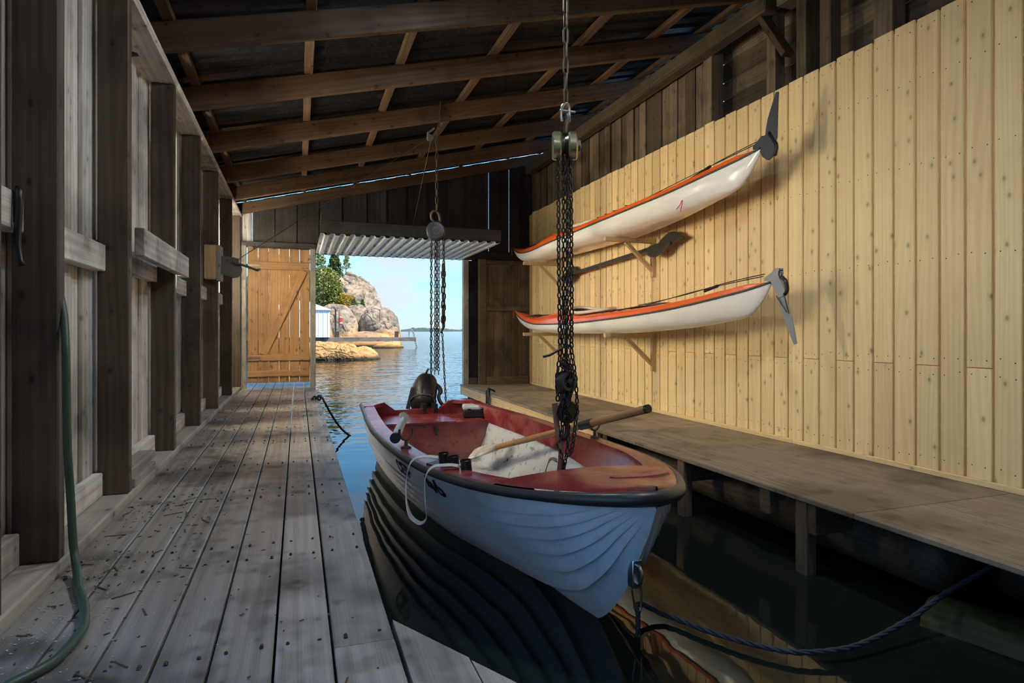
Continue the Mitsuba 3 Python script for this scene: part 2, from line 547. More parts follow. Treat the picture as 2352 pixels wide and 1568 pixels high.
# ------------------------------------------------------------------ ceiling: rafters, purlins, corrugated roof sheets
tag('ceiling', 'dark corrugated roof carried by brown sloping rafters', 'roof', kind='structure')
RAFTERS = [-1.6, -0.4, 0.75, 1.9, 3.0, 4.09, 5.11, 6.27, 7.49, 8.48, 9.44]
CA = math.cos(math.atan(0.245))
for j, y in enumerate(RAFTERS):
    M = tr(-1.05, y, zb(-1.05)) @ TILT
    wbox('rafter', (0, 0, 0), (5.35, 0.06, 0.17 if j < 10 else 0.15), 3, 'ceiling', ax=0, c=0.006, M=M)
for x in (-0.72, 0.08, 0.80, 1.61, 2.42, 3.20, 3.75):
    for a, b in ((-1.9, 4.1), (4.1, 9.5)):
        wbox('purlin', (x - 0.033, a, zb(x) + 0.172), (x + 0.033, b, zb(x) + 0.172 + 0.045), 3, 'ceiling', ax=1)


def corrugated(length, width, period, depth, flat=0.42, slope=0.10, th=0.0012):
    """A trapezoidal sheet: ribs along x, repeated along y."""
    prof = []
    n = int(round(width / period))
    for k in range(n):
        o = k * period
        prof += [(o, 0), (o + flat * period, 0), (o + (flat + slope) * period, depth), (o + (1 - slope) * period, depth)]
    prof.append((n * period, 0))
    top = [[(0, y, z + th), (length, y, z + th)] for y, z in prof]
    bot = [[(0, y, z), (length, y, z)] for y, z in prof]
    a, b = loft(top), loft(bot)
    b.invert()
    return join(a, b)


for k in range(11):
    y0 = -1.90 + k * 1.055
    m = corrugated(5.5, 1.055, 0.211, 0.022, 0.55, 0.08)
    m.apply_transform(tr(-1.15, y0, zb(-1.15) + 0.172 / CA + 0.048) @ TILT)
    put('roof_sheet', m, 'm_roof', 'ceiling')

# ------------------------------------------------------------------ right wall
XR = 3.55
tag('wall_right', 'right wall of pale pine panelling under old brown boards', 'wall', kind='structure')
P('m_batten', (.42, .25, .10), .7)
put('backing_panel', cbox((XR + 0.012, 0.2, -0.1), (XR + 0.03, 9.42, 2.70)), 'm_batten', 'wall_right')
put('backing_panel', cbox((3.70, 4.9, -0.4), (3.71, 9.7, 3.5)), 'm_bark', 'wall_right')
nb = 0
y = 9.262
nails = []
while y > 0.25:
    y1, y0 = y, y - 0.148
    top = 2.715 + rng.uniform(-0.008, 0.008)
    pieces = [(0.0, top)] if nb % 2 else [(0.0, 0.613), (0.616, top)]
    for a, b in pieces:
        wbox('panel_board', (XR, y0 + 0.0075, a), (XR + 0.018, y1 - 0.0075, b), 0, 'wall_right', ax=2, c=0.004)
    for z in (0.07, 0.575, 0.66, 1.25, 1.84, 2.35, 2.66):
        for yn in (y0 + 0.035, y1 - 0.035):
            m = trimesh.creation.icosphere(subdivisions=0, radius=0.0042)
            m.apply_translation([XR + 0.001, yn + rng.uniform(-.006, .006), z + rng.uniform(-.012, .012)])
            nails.append(m)
    y = y0
    nb += 1
put('nail_heads', join(*nails), 'm_nail', 'wall_right', kind='stuff', smooth=True)
# the old wall above: upright boards far, level boards near, posts between
y = 9.55
i = 0
while y > 4.9:
    w = rng.uniform(0.10, 0.16)
    x0 = 3.655 + (0.02 if i % 2 else 0) + rng.uniform(0, 0.006)
    wbox('old_board', (x0, y - w - (0.012 if i % 2 else 0), -0.5), (x0 + 0.02, y + (0.012 if i % 2 else 0), 3.50 + rng.uniform(0, 0.03)), 8, 'wall_right', ax=2)
    y -= w
    i += 1
wbox('foundation_board', (3.89, -1.9, -1.0), (3.92, 9.7, 0.3), 10, 'wall_right', ax=1)
wbox('foundation_board', (3.55, 9.62, -1.0), (3.9, 9.66, 0.0), 10, 'wall_right', ax=0)
z = -0.5
while z < 3.62:
    w = rng.uniform(0.16, 0.21)
    wbox('old_board', (3.86, -1.9, z + 0.004), (3.885, 4.95, z + w - 0.004), 8, 'wall_right', ax=1)
    z += w
for y0, y1, x0, x1, zt in ((4.80, 4.93, 3.62, 3.75, 3.5), (3.72, 3.82, 3.66, 3.86, 3.5), (3.45, 3.55, 3.62, 3.72, 3.5), (2.98, 3.12, 3.64, 3.76, 3.5), (1.9, 2.03, 3.64, 3.76, 3.5), (4.02, 4.12, 3.64, 3.74, 3.4)):
    wbox('post', (x0, y0, 2.0), (x1, y1, zt), 8, 'wall_right', ax=2)
wbox('top_plate', (3.50, 3.98, 3.365), (3.63, 9.44, 3.515), 8, 'wall_right', ax=1, c=0.012)
wbox('top_plate', (3.58, -1.9, 3.385), (3.74, 3.95, 3.535), 8, 'wall_right', ax=1, c=0.012)
wbeam('brace', (3.58, 4.12, 3.42), (3.62, 3.86, 2.98), 0.05, 0.1, 3, 'wall_right', zhint=(1, 0, 0))
tag('trim_1', 'thin pine skirting strip at the foot of the pale panelling', 'skirting', kind='structure')
for a, b in ((0.25, 3.72), (3.722, 9.25)):
    wbox('strip', (XR - 0.022, a, -0.03), (XR, b, 0.004), 0, 'trim_1', ax=1)

# ------------------------------------------------------------------ far wall
tag('wall_far', 'dark far wall of upright boards above the water opening', 'wall', kind='structure')
YF = 9.6
gaps = {-0.675: 0.008, -0.615: 0.006, 0.98: 0.004, 2.93: 0.004, 3.28: 0.003}
xs = [-0.96, -0.80, -0.675, -0.615, -0.46, -0.32, -0.17, -0.02, 0.13, 0.29, 0.45, 0.62, 0.79, 0.98, 1.12, 1.28, 1.43, 1.58, 1.74, 1.9, 2.05, 2.2, 2.36, 2.5, 2.65, 2.8, 2.93, 3.1, 3.28, 3.44, 3.6, 3.75, 3.9]
for a, b in zip(xs, xs[1:]):
    g0, g1 = gaps.get(a, -0.006), gaps.get(b, -0.006)
    x0, x1 = a + g0 / 2, b - g1 / 2
    yo = YF + 0.024 * (xs.index(a) % 2)
    z0 = 2.02 if x1 > -0.78 else 0.0
    if x0 > 2.55: z0 = 1.95
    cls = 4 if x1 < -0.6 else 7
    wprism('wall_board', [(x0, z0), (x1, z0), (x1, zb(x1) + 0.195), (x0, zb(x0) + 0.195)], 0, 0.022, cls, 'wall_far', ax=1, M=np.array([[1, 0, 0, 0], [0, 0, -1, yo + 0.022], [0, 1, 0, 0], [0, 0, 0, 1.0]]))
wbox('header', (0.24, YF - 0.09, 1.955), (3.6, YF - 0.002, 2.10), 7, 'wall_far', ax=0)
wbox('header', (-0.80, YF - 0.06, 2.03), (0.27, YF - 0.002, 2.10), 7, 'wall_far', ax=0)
wbox('jamb', (-0.785, YF - 0.06, 0.0), (-0.695, YF + 0.04, 2.08), 12, 'wall_far', ax=2)
wbox('jamb', (0.172, YF - 0.04, 0.0), (0.25, YF + 0.06, 2.03), 12, 'wall_far', ax=2)
wbox('rail', (-0.90, YF - 0.03, 0.62), (-0.787, YF - 0.002, 0.72), 5, 'wall_far', ax=0)
wbox('rail', (-0.90, YF - 0.03, 0.06), (-0.787, YF - 0.002, 0.32), 5, 'wall_far', ax=0)
# the bay right of the water opening
wbox('jamb', (2.495, YF - 0.06, -0.03), (2.575, YF + 0.05, 1.96), 12, 'wall_far', ax=2)
wbox('bay_board', (2.58, YF + 0.002, -0.4), (2.80, YF + 0.024, 1.95), 7, 'wall_far', ax=2)
wbox('post', (2.715, 9.40, -0.03), (2.825, 9.50, 1.96), 8, 'wall_far', ax=2)
xb = 2.827
for w in (0.135, 0.15, 0.12, 0.155, 0.165, 0.12):
    wbox('bay_board', (xb, 9.45, -0.03), (xb + w - 0.004, 9.472, 1.95), 8, 'wall_far', ax=2, label=None)
    xb += w
for z0, z1 in ((1.885, 1.945), (1.14, 1.215), (-0.028, 0.09)):
    wbox('rail', (2.83, 9.395, z0), (3.545, 9.448, z1), 8, 'wall_far', ax=0)
wbox('rail', (2.58, 9.52, -0.028), (2.713, 9.598, 0.075), 8, 'wall_far', ax=0)

# ------------------------------------------------------------------ door at the end of the deck
tag('door_1', 'Z-braced orange pine door of spaced boards at the end of the deck', 'door', kind='structure')
xd0, pitch = -0.688, 0.1428
for k in range(6):
    wbox('board', (xd0 + k * pitch + 0.004, 9.70, 0.065), (xd0 + (k + 1) * pitch - 0.004, 9.722, 2.06), 5, 'door_1', ax=2, c=0.002)
for z0, z1 in ((1.715, 1.83), (0.385, 0.475), (0.153, 0.243)):
    wbox('rail', (xd0 + 0.003, 9.672, z0), (xd0 + 6 * pitch - 0.003, 9.699, z1), 5, 'door_1', ax=0)
wbeam('brace', (-0.475, 9.686, 0.478), (0.085, 9.686, 1.712), 0.026, 0.105, 5, 'door_1', zhint=(1, 0, 0.0))
for z in (0.43, 1.77):
    hk = put('hinge', join(cbox((xd0 - 0.09, 9.54, z - 0.045), (xd0 - 0.05, 9.549, z + 0.05)), prism([(xd0 - 0.06, z - 0.02), (xd0 + 0.16, z - 0.013), (xd0 + 0.20, z), (xd0 + 0.16, z + 0.013), (xd0 - 0.06, z + 0.02)], 0, 0.004, np.array([[1, 0, 0, 0], [0, 0, -1, 9.671], [0, 1, 0, 0], [0, 0, 0, 1.0]]))), 'm_zinc', 'door_1')

# ------------------------------------------------------------------ platform along the right wall
pf = thing('platform', 'brown plywood walkway along the right wall above the water', 'platform')
for a, b in ((-1.9, 2.2), (2.202, 4.64), (4.642, 7.08), (7.082, 9.6)):
    wbox('plywood_sheet', (2.445, a, -0.056), (3.575, b, -0.03), 6, pf, ax=1, c=0.004)
wbox('fascia_beam', (2.452, 4.83, -0.185), (2.50, 9.6, -0.057), 9, pf, ax=1)
for y in (2.56, 3.62, 4.72, 6.6, 8.6):
    wbox('joist', (2.46, y - 0.06, -0.20), (3.6, y - 0.012, -0.057), 8, pf, ax=0)
for y in (2.49, 3.55, 4.65):
    wbox('support_post', (2.452, y, -0.95), (2.52, y + 0.075, -0.057), 8, pf, ax=2)
wbox('bracket_board', (2.455, 2.435, -0.21), (2.98, 2.487, -0.058), 3, pf, ax=0)
wbox('bracket_board', (2.452, 2.75, -0.19), (2.52, 2.83, -0.057), 8, pf, ax=1)
put('bolt', lathe([(0, 0), (0.014, 0), (0.014, 0.008), (0, 0.008)], tr(2.62, 2.435, -0.13) @ rot([1, 0, 0], 90), 6), 'm_black', pf)


def log(name, label, p, q, r, cls, group=None, seed=0):
    p, q = np.asarray(p, float), np.asarray(q, float)
    n, m = 40, 22
    rings = []
    M = frame(p, q - p)
    L = np.linalg.norm(q - p)
    for i in range(n):
        s = i / (n - 1)
        a = np.arange(m) * 2 * np.pi / m
        loc = np.stack([np.full(m, s * L), np.cos(a), np.sin(a)], 1)
        rr = r * (1 + 0.16 * (meshkit.fbm(loc * [2.5, 1.6, 1.6] + seed * 5 + 9, 3, seed) - 0.5))
        loc[:, 1:] *= rr[:, None]
        rings.append(loc @ M[:3, :3].T + p)
    ms = loft(rings, closed_u=True, cap0=True, cap1=True)
    v = np.array(ms.vertices)
    k = cls * 64 + rng.randrange(64)
    loc = (v - p) @ M[:3, :3]
    uv = np.stack([loc[:, 0] + 3, 10 * k + 5 + np.arctan2(loc[:, 2], loc[:, 1]) * r], 1)
    return put(name, (v, np.array(ms.faces)), 'm_wood', smooth=True, uv=uv, label=label, cat='log', group=group)


log('foundation_log', 'thick dark foundation log lying under the near platform', (2.86, 2.0, -0.24), (2.90, 7.5, -0.22), 0.165, 10, seed=2)
log('foundation_log', 'mossy half sunken log at the lower right under the platform', (2.62, 1.95, -0.47), (3.15, 0.2, -0.44), 0.14, 13, seed=5)
log('foundation_log', 'dark round log end deep under the platform at the right edge', (3.25, 2.05, -0.33), (3.3, -0.5, -0.33), 0.13, 10, seed=8)

# ------------------------------------------------------------------ the motor boat
bt = thing('rowing_boat', 'white clinker motor boat with red deck and black rub rail afloat beside the deck', 'boat')
S0, SD, SR = np.array([1.25, 1.98]), np.array([-0.0317, 0.9995]), np.array([0.9995, 0.0317])
LB = 4.1
f_b = Pchip([0, .02, .06, .12, .3, .5, .8, 1.2, 1.7, 2.4, 3.1, 3.65, 4.1], [0.012, .06, .115, .175, .305, .42, .525, .60, .635, .645, .61, .565, .53])
f_s = Pchip([0, .3, .6, 1.0, 1.6, 2.4, 3.3, 4.1], [.215, .178, .156, .138, .122, .112, .112, .122])
f_k = Pchip([0, .054, .117, .183, .247, .40, .52, .7, .95, 1.3, 2.2, 4.1], [.16, .044, -.06, -.175, -.26, -.405, -.468, -.53, -.575, -.60, -.60, -.56])
f_p = Pchip([0, .3, .6, .85, 1.37, 1.82, 2.68, 3.75, 4.1], [.8, 1.0, 1.3, 1.35, .88, .58, .38, .24, .22])
STR = [0.0, .25, .40, .53, .65, .75, .85, 1.0]


def bp(s, off, z):
    q = S0 + SD * s + SR * off
    return [q[0], q[1], z]


def hh(s, z):
    """Half breadth of the hull at station s and height z."""
    k, t = float(f_k(s)), float(f_s(s))
    return float(f_b(s)) * max(0.0, min(1.0, (z - k) / (t - k))) ** float(f_p(s))


def strakes(s):
    q = float(np.clip((s - .5) / .9, 0, 1))
    return [x * (1 - .135 * q) for x in STR[:-1]] + [1.0]


def skin(s, side, i, fr, extra=0.0):
    """A point of the clinker skin: fraction fr up strake i, which stands proud at its lower edge."""
    k, t, b, p = float(f_k(s)), float(f_s(s)), float(f_b(s)), float(f_p(s))
    amp = 0.026 * float(np.clip((s - 0.04) / 0.22, 0, 1))
    ST = strakes(s)
    tt = ST[i] + (ST[i + 1] - ST[i]) * fr
    o = (amp * (1 - fr) ** .8 if i else 0.0) - (amp * .5 * max(0, (fr - .7) / .3) if i < 6 else 0) + extra
    t1 = max(tt, .02)
    dh = b * (min(1.0, t1 + .01) ** p - (t1 - .01) ** p) / max(.01, min(1.0, t1 + .01) - t1 + .01)
    nn = np.array([t - k, -dh]); nn /= np.linalg.norm(nn)
    return bp(s, side * max(0.0, b * tt ** p + o * nn[0]), k + (t - k) * tt + o * nn[1])


def hull_half(side):
    rings = []
    for s in np.r_[np.linspace(0, 0.5, 16), np.linspace(0.56, LB, 48)]:
        ring = []
        for i in range(7):
            q = 5 if i == 0 else 5
            for j in range(q):
                fr = j / (q - 1)
                ring.append(skin(s, side, i, fr ** 2.2 if i == 0 else (0, .12, .5, .85, 1)[j]))
        rings.append(ring)
    m = loft(rings)
    if side > 0:
        m.invert()
    return m


put('hull', join(hull_half(-1), hull_half(1)), 'm_hull', bt, smooth=32)
ss = np.linspace(0.55, LB, 50)
for side in (-1, 1):
    rings = []
    for s in ss:
        b, z = float(f_b(s)), float(f_s(s))
        wd = 0.085 + 0.05 * max(0, 1 - (s - 0.5) / 0.5)
        rings.append([bp(s, side * (b + .012), z - .02), bp(s, side * (b + .012), z + .006), bp(s, side * (b - .012), z + .014), bp(s, side * (b - wd), z + .014), bp(s, side * (b - wd - .004), z - .004)])
    m = loft(rings)
    if side < 0: m.invert()
    put('gunwale', m, 'm_red', bt, smooth=35)
    # the red inner band under the gunwale, then the pale liner
    rings, rl = [], []
    for s in np.linspace(0.5, 3.5, 40):
        z = float(f_s(s))
        wd = 0.085 + 0.05 * max(0, 1 - (s - 0.5) / 0.5)
        dz = 0.13 + 0.05 * max(0, 1 - (s - 0.5) / 1.5)
        o1, o2 = float(f_b(s)) - wd - .002, max(0.02, hh(s, z - dz) - 0.045)
        rings.append([bp(s, side * o1, z + .012), bp(s, side * (o1 - .008), z - .03), bp(s, side * o2, z - dz)])
        lr = []
        for q in np.linspace(0, 1, 9):
            zz = z - dz + (-0.34 - z + dz) * q
            lr.append(bp(s, side * max(0.0, hh(s, zz) - 0.04 + (0.009 if int(q * 8) % 3 == 0 else 0)), zz))
        lr.append(bp(s, 0, -0.345))
        rl.append(lr)
    a, b_ = loft(rings), loft(rl)
    if side < 0:
        a.invert(); b_.invert()
    put('inner_side', a, 'm_red', bt, smooth=50)
    put('liner', b_, 'm_liner', bt, smooth=30)
# foredeck
rings = []
for s in np.linspace(0.0, 0.575, 14):
    b, z = float(f_b(s)), float(f_s(s))
    rings.append([bp(s + 0.03 * (1 - (2 * q - 1) ** 2) * (s / .575), (2 * q - 1) * (b - .005), z + .012 + 0.022 * (1 - (2 * q - 1) ** 2)) for q in np.linspace(0, 1, 13)])
back = [[x, y, z - 0.03] for x, y, z in rings[-1]]
m = loft(rings + [back]); m.invert()
put('foredeck', m, 'm_red', bt, smooth=40)
pad = [[bp(0.30 + 0.045 * r * math.sin(a) + 0.0 , 0.12 + 0.15 * r * math.cos(a), float(f_s(0.3)) + 0.030 + 0.011 * h) for a in np.linspace(0, 2 * np.pi, 25)[:-1]] for r, h in ((1.0, 0.0), (0.92, 1.0), (0.5, 1.1), (0.02, 1.1))]
put('deck_pad', loft(pad, closed_u=True), 'm_red', bt, smooth=35)
# rub rail round the bow
sv = np.r_[np.linspace(LB, 0.5, 40), np.linspace(0.45, 0.02, 12)]
pts = [bp(s, -(float(f_b(s)) + .013), float(f_s(s)) - .012) for s in sv] + [bp(-0.012, 0, .205)] + [bp(s, float(f_b(s)) + .013, float(f_s(s)) - .012) for s in sv[::-1]]
rr = [0.021 + 0.008 * max(0, 1 - s / 0.35) for s in sv]
put('rub_rail', tube(pts, rr + [0.03] + rr[::-1], 12), 'm_rubber', bt, smooth=True)


def bbox(s0, s1, z0, z1, inset=0.035, n=8, extra=0.0):
    """A built-in box across the hull from s0 to s1."""
    rings = []
    for s in np.linspace(s0, s1, n):
        o = max(0.03, hh(s, z1) - inset)
        o0 = max(0.02, hh(s, z0) - inset)
        rings.append([bp(s, -o0, z0), bp(s, -o, z1 - .012), bp(s, -o + .012, z1), bp(s, o - .012, z1), bp(s, o, z1 - .012), bp(s, o0, z0)])
    m = loft(rings, closed_u=True, cap0=True, cap1=True)
    return m


put('bow_locker', bbox(0.52, 0.86, -0.30, -0.005), 'm_red', bt)
put('stern_seat', bbox(3.44, 4.04, -0.345, 0.0), 'm_red', bt)
lid = [bp(3.415, -0.50, 0.0), bp(3.415, 0.20, 0.0), bp(3.97, 0.20, 0.0), bp(3.97, -0.46, 0.0)]
put('seat_lid', prism([(q[0], q[1]) for q in lid], 0.002, 0.016), 'm_red', bt)
q = bp(3.41, 0.02, -0.05)
put('seat_latch', join(cbox((q[0] - .012, q[1] - .012, q[2] - .05), (q[0] + .012, q[1], q[2] + .03)), cbox((q[0] - .02, q[1] - .016, q[2] - .01), (q[0] + .02, q[1] + .002, q[2] + .012))), 'm_black', bt)
tp = [(-.53, .125), (-.33, .128), (-.235, .055), (.215, .055), (.31, .128), (.53, .125)] + [(hh(4.08, z) - .005, z) for z in (0.05, -.1, -.25, -.4, -.5)] + [(0.0, -.55)] + [(-hh(4.08, z) + .005, z) for z in (-.5, -.4, -.25, -.1, .05)]
MT = np.eye(4); MT[:3, 0] = [SR[0], SR[1], 0]; MT[:3, 1] = [0, 0, 1]; MT[:3, 2] = [SD[0], SD[1], 0]; MT[:3, 3] = bp(4.045, 0, 0)
m = prism(tp, 0, 0.06, MT)
if m.volume < 0: m.invert()
put('transom', m, 'm_red', bt)
for side in (-1, 1):
    kn = [bp(4.06, side * .53, 0), bp(4.06, side * .33, 0), bp(3.90, side * .44, 0), bp(3.80, side * .48, 0), bp(3.80, side * .56, 0)]
    m = prism([(x, y) for x, y, _ in kn], 0.100, 0.134)
    if m.volume < 0: m.invert()
    put('quarter_knee', m, 'm_red', bt)
for o in (-0.17, 0.0, 0.17):
    q0, q1 = bp(1.35, o * 0.8, -0.342), bp(3.42, o, -0.342)
    put('floor_rib', tube([q0, q1], 0.016, 8), 'm_liner', bt, smooth=True)
for side, s in ((-1, 1.66), (1, 1.565)):
    b = float(f_b(s)) - 0.035
    base = bp(s, side * b, float(f_s(s)) + .014)
    M = tr(*base)
    fork = [(-.042, 0, .115), (-.044, 0, .095), (-.036, 0, .07), (-.018, 0, .054), (0, 0, .05), (.018, 0, .054), (.036, 0, .07), (.044, 0, .095), (.042, 0, .115)]
    sd = rot([0, 0, 1], 20)
    mm = join(tube(smoothline(fork, 20), .0075, 8), lathe([(0, 0), (.03, 0), (.03, .008), (.011, .014), (.009, .05), (0, .05)], None, 14))
    mm.apply_transform(M @ sd)
    put('rowlock', mm, 'm_chain', bt, smooth=40)
eye_s = 0.155
ep = np.array(bp(eye_s, 0, float(f_k(eye_s))))
put('bow_eye', join(tube([ep + np.array([0, -.055 + .0, .0]) * 0 + np.array([0.0, -0.035 - 0.026 * math.cos(a), 0.005 + 0.035 * math.sin(a)]) for a in np.linspace(0, 2 * np.pi, 18)[:-1]], .0065, 8, closed=True), cbox(ep + [-.022, -.03, -.05], ep + [.022, .012, .06], .004)), 'm_steel', bt, smooth=40)


def hull_text(text, y0, zc, hgt, stretch=1.0):
    m = meshkit.text_mesh(text, hgt, 0.002, bold=True)
    m = m.subdivide_to_size(0.008) if hasattr(m, 'subdivide_to_size') else m
    v = np.array(m.vertices)
    out = []
    for lx, ly, lz in v:
        yv = y0 - lx * stretch
        s = (yv - S0[1]) / SD[1]
        z = zc + ly - hgt / 2
        s += 0.0
        fr = (z - float(f_k(s))) / (float(f_s(s)) - float(f_k(s)))
        ST = strakes(s)
        ii = max(1, min(6, int(np.searchsorted(ST, fr) - 1)))
        out.append(skin(s, -1, ii, min(1, (fr - ST[ii]) / (ST[ii + 1] - ST[ii])), 0.004 + lz))
    return trimesh.Trimesh(np.array(out), np.array(m.faces), process=False)


for ch, y0, zc, hg in (('C', 3.93, -.006, .072), ('E', 3.825, -.002, .072), ('P', 3.72, .0, .072), ('4', 3.36, .016, .084), ('6', 3.255, .016, .084)):
    put('registration_letter', hull_text(ch, y0, zc, hg, 1.5), 'm_letters', bt, smooth=30)

# things in the boat
et = thing('outboard_motor', 'black tilted outboard motor on the boat transom', 'outboard motor')
ec = np.array([1.235, 6.36, 0.17])
Rm = rot([0, 1, 0], 14)[:3, :3] @ rot([1, 0, 0], -32)[:3, :3]
put('cowl', blob(ec, (0.125, 0.17, 0.215), 4, 2.6, R=Rm), 'm_black', et, smooth=True)
put('cowl_band', tube([ec + Rm @ np.array([0.128 * math.cos(a), 0.175 * math.sin(a), -0.10]) for a in np.linspace(0, 2 * np.pi, 28)[:-1]], 0.009, 8, closed=True), 'm_grey', et, smooth=True)
put('leg', join(cyl(ec + [0.0, 0.06, -0.12], ec + [-0.02, 0.16, -0.62], 0.05, 14, 0.035), blob(ec + [-0.02, 0.17, -0.62], (0.035, 0.16, 0.04), 3)), 'm_black', et, smooth=40)
put('clamp_bracket', join(cbox((1.16, 6.02, -0.08), (1.20, 6.16, 0.10)), cbox((1.27, 6.02, -0.08), (1.31, 6.16, 0.10)), cbox((1.16, 6.12, -0.1), (1.31, 6.2, 0.06))), 'm_black', et)
put('clamp_screw', join(cyl((1.18, 6.02, 0.0), (1.18, 5.98, 0.0), .008), cyl((1.15, 5.985, 0), (1.21, 5.985, 0), .006)), 'm_steel', et, smooth=40)
put('tilt_bracket', prism([(1.045, 0.02), (1.085, 0.02), (1.135, 0.20), (1.19, 0.235), (1.18, 0.26), (1.10, 0.24)], 0, 0.03, np.array([[1, 0, 0, 0], [0, 0, -1, 6.36], [0, 1, 0, 0], [0, 0, 0, 1.0]])), 'm_grey', et)
put('tiller_handle', tube(smoothline([ec + [0.10, -0.04, 0.10], ec + [0.155, -0.10, 0.03], ec + [0.13, -0.12, -0.02], ec + [0.16, -0.16, -0.10]], 16), [0.024] * 8 + [0.018] * 8, 10), 'm_black', et, smooth=True)
put('starter_grip', tube(smoothline([ec + [0.02, 0.0, 0.20], ec + [0.03, -0.02, 0.235], ec + [0.045, -0.02, 0.26]], 8), 0.011, 8), 'm_black', et, smooth=True)

bx_ = thing('tackle_box', 'black tackle box with clear plastic lid at the stern seat corner', 'tackle box')
MB = tr(1.60, 5.70, 0.0) @ rot([0, 0, 1], -12)
m = cbox((-0.115, -0.085, 0.002), (0.115, 0.085, 0.072), .01); m.apply_transform(MB); put('base', m, 'm_black', bx_)
m = cbox((-0.12, -0.09, 0.073), (0.12, 0.09, 0.118), .014); m.apply_transform(MB); put('lid', m, 'm_clear', bx_, label='clear plastic lid')
for q in (-0.06, 0.06):
    m = cbox((q - .015, -0.095, 0.055), (q + .015, -0.087, 0.09), .002); m.apply_transform(MB); put('latch', m, 'm_black', bx_)

rh = thing('rod_holder', 'black triple rod holder strapped on the near gunwale', 'rod holder')
for (x, y, z), h in (((0.693, 3.055, 0.205), .10), ((0.727, 2.985, 0.20), .115), ((0.763, 2.885, 0.198), .125)):
    top, d = np.array([x, y, z]), np.array([0.10, 0.0, -1.0])
    d = d / np.linalg.norm(d)
    a = tube([top, top + d * h], [0.027, 0.025], 18, caps=False)
    b_ = tube([top, top + d * h], [0.0225, 0.021], 18, caps=False); b_.invert()
    ring = tube([top + 0.0255 * np.array([math.cos(t), math.sin(t), 0.1 * math.cos(t)]) for t in np.linspace(0, 2 * np.pi, 25)[:-1]], 0.0032, 6, closed=True)
    put('tube', join(a, b_, ring), 'm_black', rh, smooth=40)
put('base_plate', prism([(0.615, 3.10), (0.70, 3.16), (0.80, 2.90), (0.72, 2.84)], 0.142, 0.152), 'm_black', rh)
sp = thing('webbing_strap', 'white webbing strap looped over the gunwale beside the registration number', 'strap')
st = smoothline([(0.70, 3.07, .172), (0.65, 3.12, .178), (0.585, 3.16, .172), (0.545, 3.17, .14), (0.525, 3.17, .06), (0.52, 3.14, -.03), (0.53, 3.06, -.10), (0.56, 2.99, -.115),
                 (0.585, 2.945, -.08), (0.575, 2.93, .0), (0.57, 2.92, .09), (0.585, 2.915, .15), (0.625, 2.905, .178), (0.69, 2.90, .178), (0.735, 2.895, .17)], 60)
put('band', ribbon(st, (0.25, 0.9, 0.35), 0.024, 0.003), 'm_webbing', sp, smooth=40)


def wcyl(name, p, q, r0, r1, cls, parent, mat='m_wood', sides=16):
    p, q = np.asarray(p, float), np.asarray(q, float)
    n = 14
    m = tube([p + (q - p) * i / (n - 1) for i in range(n)], [r0 + (r1 - r0) * i / (n - 1) for i in range(n)], sides)
    v = np.array(m.vertices)
    k = cls * 64 + rng.randrange(64)
    L = np.linalg.norm(q - p)
    u = (v - p) @ ((q - p) / L)
    a = frame(p, q - p)
    loc = (v - p) @ a[:3, :3]
    return put(name, m, mat, parent, smooth=True, uv=np.stack([u, 10 * k + 5 + np.arctan2(loc[:, 2], loc[:, 1]) * r0], 1))


def oar(label, hand, lock, blade, kind):
    o = thing('oar', label, 'oar')
    hand, lock, blade = (np.asarray(x, float) for x in (hand, lock, blade))
    d = (blade - hand) / np.linalg.norm(blade - hand)
    if kind == 'wood':
        k = hand + (blade - hand) * 0.80
        wcyl('shaft', hand + d * 0.02, k, 0.024, 0.021, 5, o)
        put('grip_end', cyl(hand, hand + d * 0.022, 0.0245, 18), 'm_black', o, smooth=40)
        side = np.cross(d, [0, 0, 1]); side /= np.linalg.norm(side)
        side = side * 0.75 + np.cross(side, d) * 0.66
        up_ = np.cross(side, d)
        L = np.linalg.norm(blade - k)
        rings = []
        for q in np.linspace(0, 1, 16):
            w = 0.022 + 0.048 * math.sin(min(1, q * 1.3) * math.pi / 2) * (1 if q < 0.93 else 0.8)
            th = 0.021 * (1 - q) + 0.006
            c = k + d * (q * L)
            rings.append([c + side * w * math.cos(a) + up_ * th * math.sin(a) for a in np.linspace(0, 2 * np.pi, 15)[:-1]])
        mm = loft(rings, closed_u=True, cap0=True, cap1=True)
        if mm.volume < 0: mm.invert()
        v = np.array(mm.vertices)
        kk = 4 * 64 + rng.randrange(64)
        put('blade', mm, 'm_wood', o, smooth=True, uv=np.stack([(v - k) @ d, 10 * kk + 5 + (v - k) @ side], 1))
    put('collar', cyl(lock - d * 0.07, lock + d * 0.05, 0.028, 16), 'm_black', o, smooth=40)
    return o


HAND = np.array([1.844, 3.0, 0.389])
LOCK = np.array([1.724, 3.55, 0.227])
oar('weathered wooden oar lying across the boat in the far rowlock', HAND, LOCK, LOCK + (LOCK - HAND) * 2.75, 'wood')
o2 = thing('oar', 'silver shafted oar with black butt in the near rowlock', 'oar')
a, b_ = np.array([0.556, 3.86, 0.145 + 0.09]), np.array([0.72, 4.62, 0.25])
a = np.array([0.532, 3.60, 0.20]); b_ = np.array([0.69, 4.26, 0.225])
put('shaft', tube(smoothline([a + (b_ - a) * 0.03, a + (b_ - a) * 0.5, b_ * 0.97 + a * 0.03], 14), [0.027] * 9 + [0.026, 0.022, 0.019, 0.016, 0.012], 14), 'm_alu', o2, smooth=True)
put('butt_cap', cyl(a, a + (b_ - a) * 0.035, 0.031, 18), 'm_black', o2, smooth=40)
put('blade', blob(b_, (0.035, 0.06, 0.012), 3, R=rot([1, 0, 0], 30)[:3, :3]), 'm_alu', o2, smooth=True)

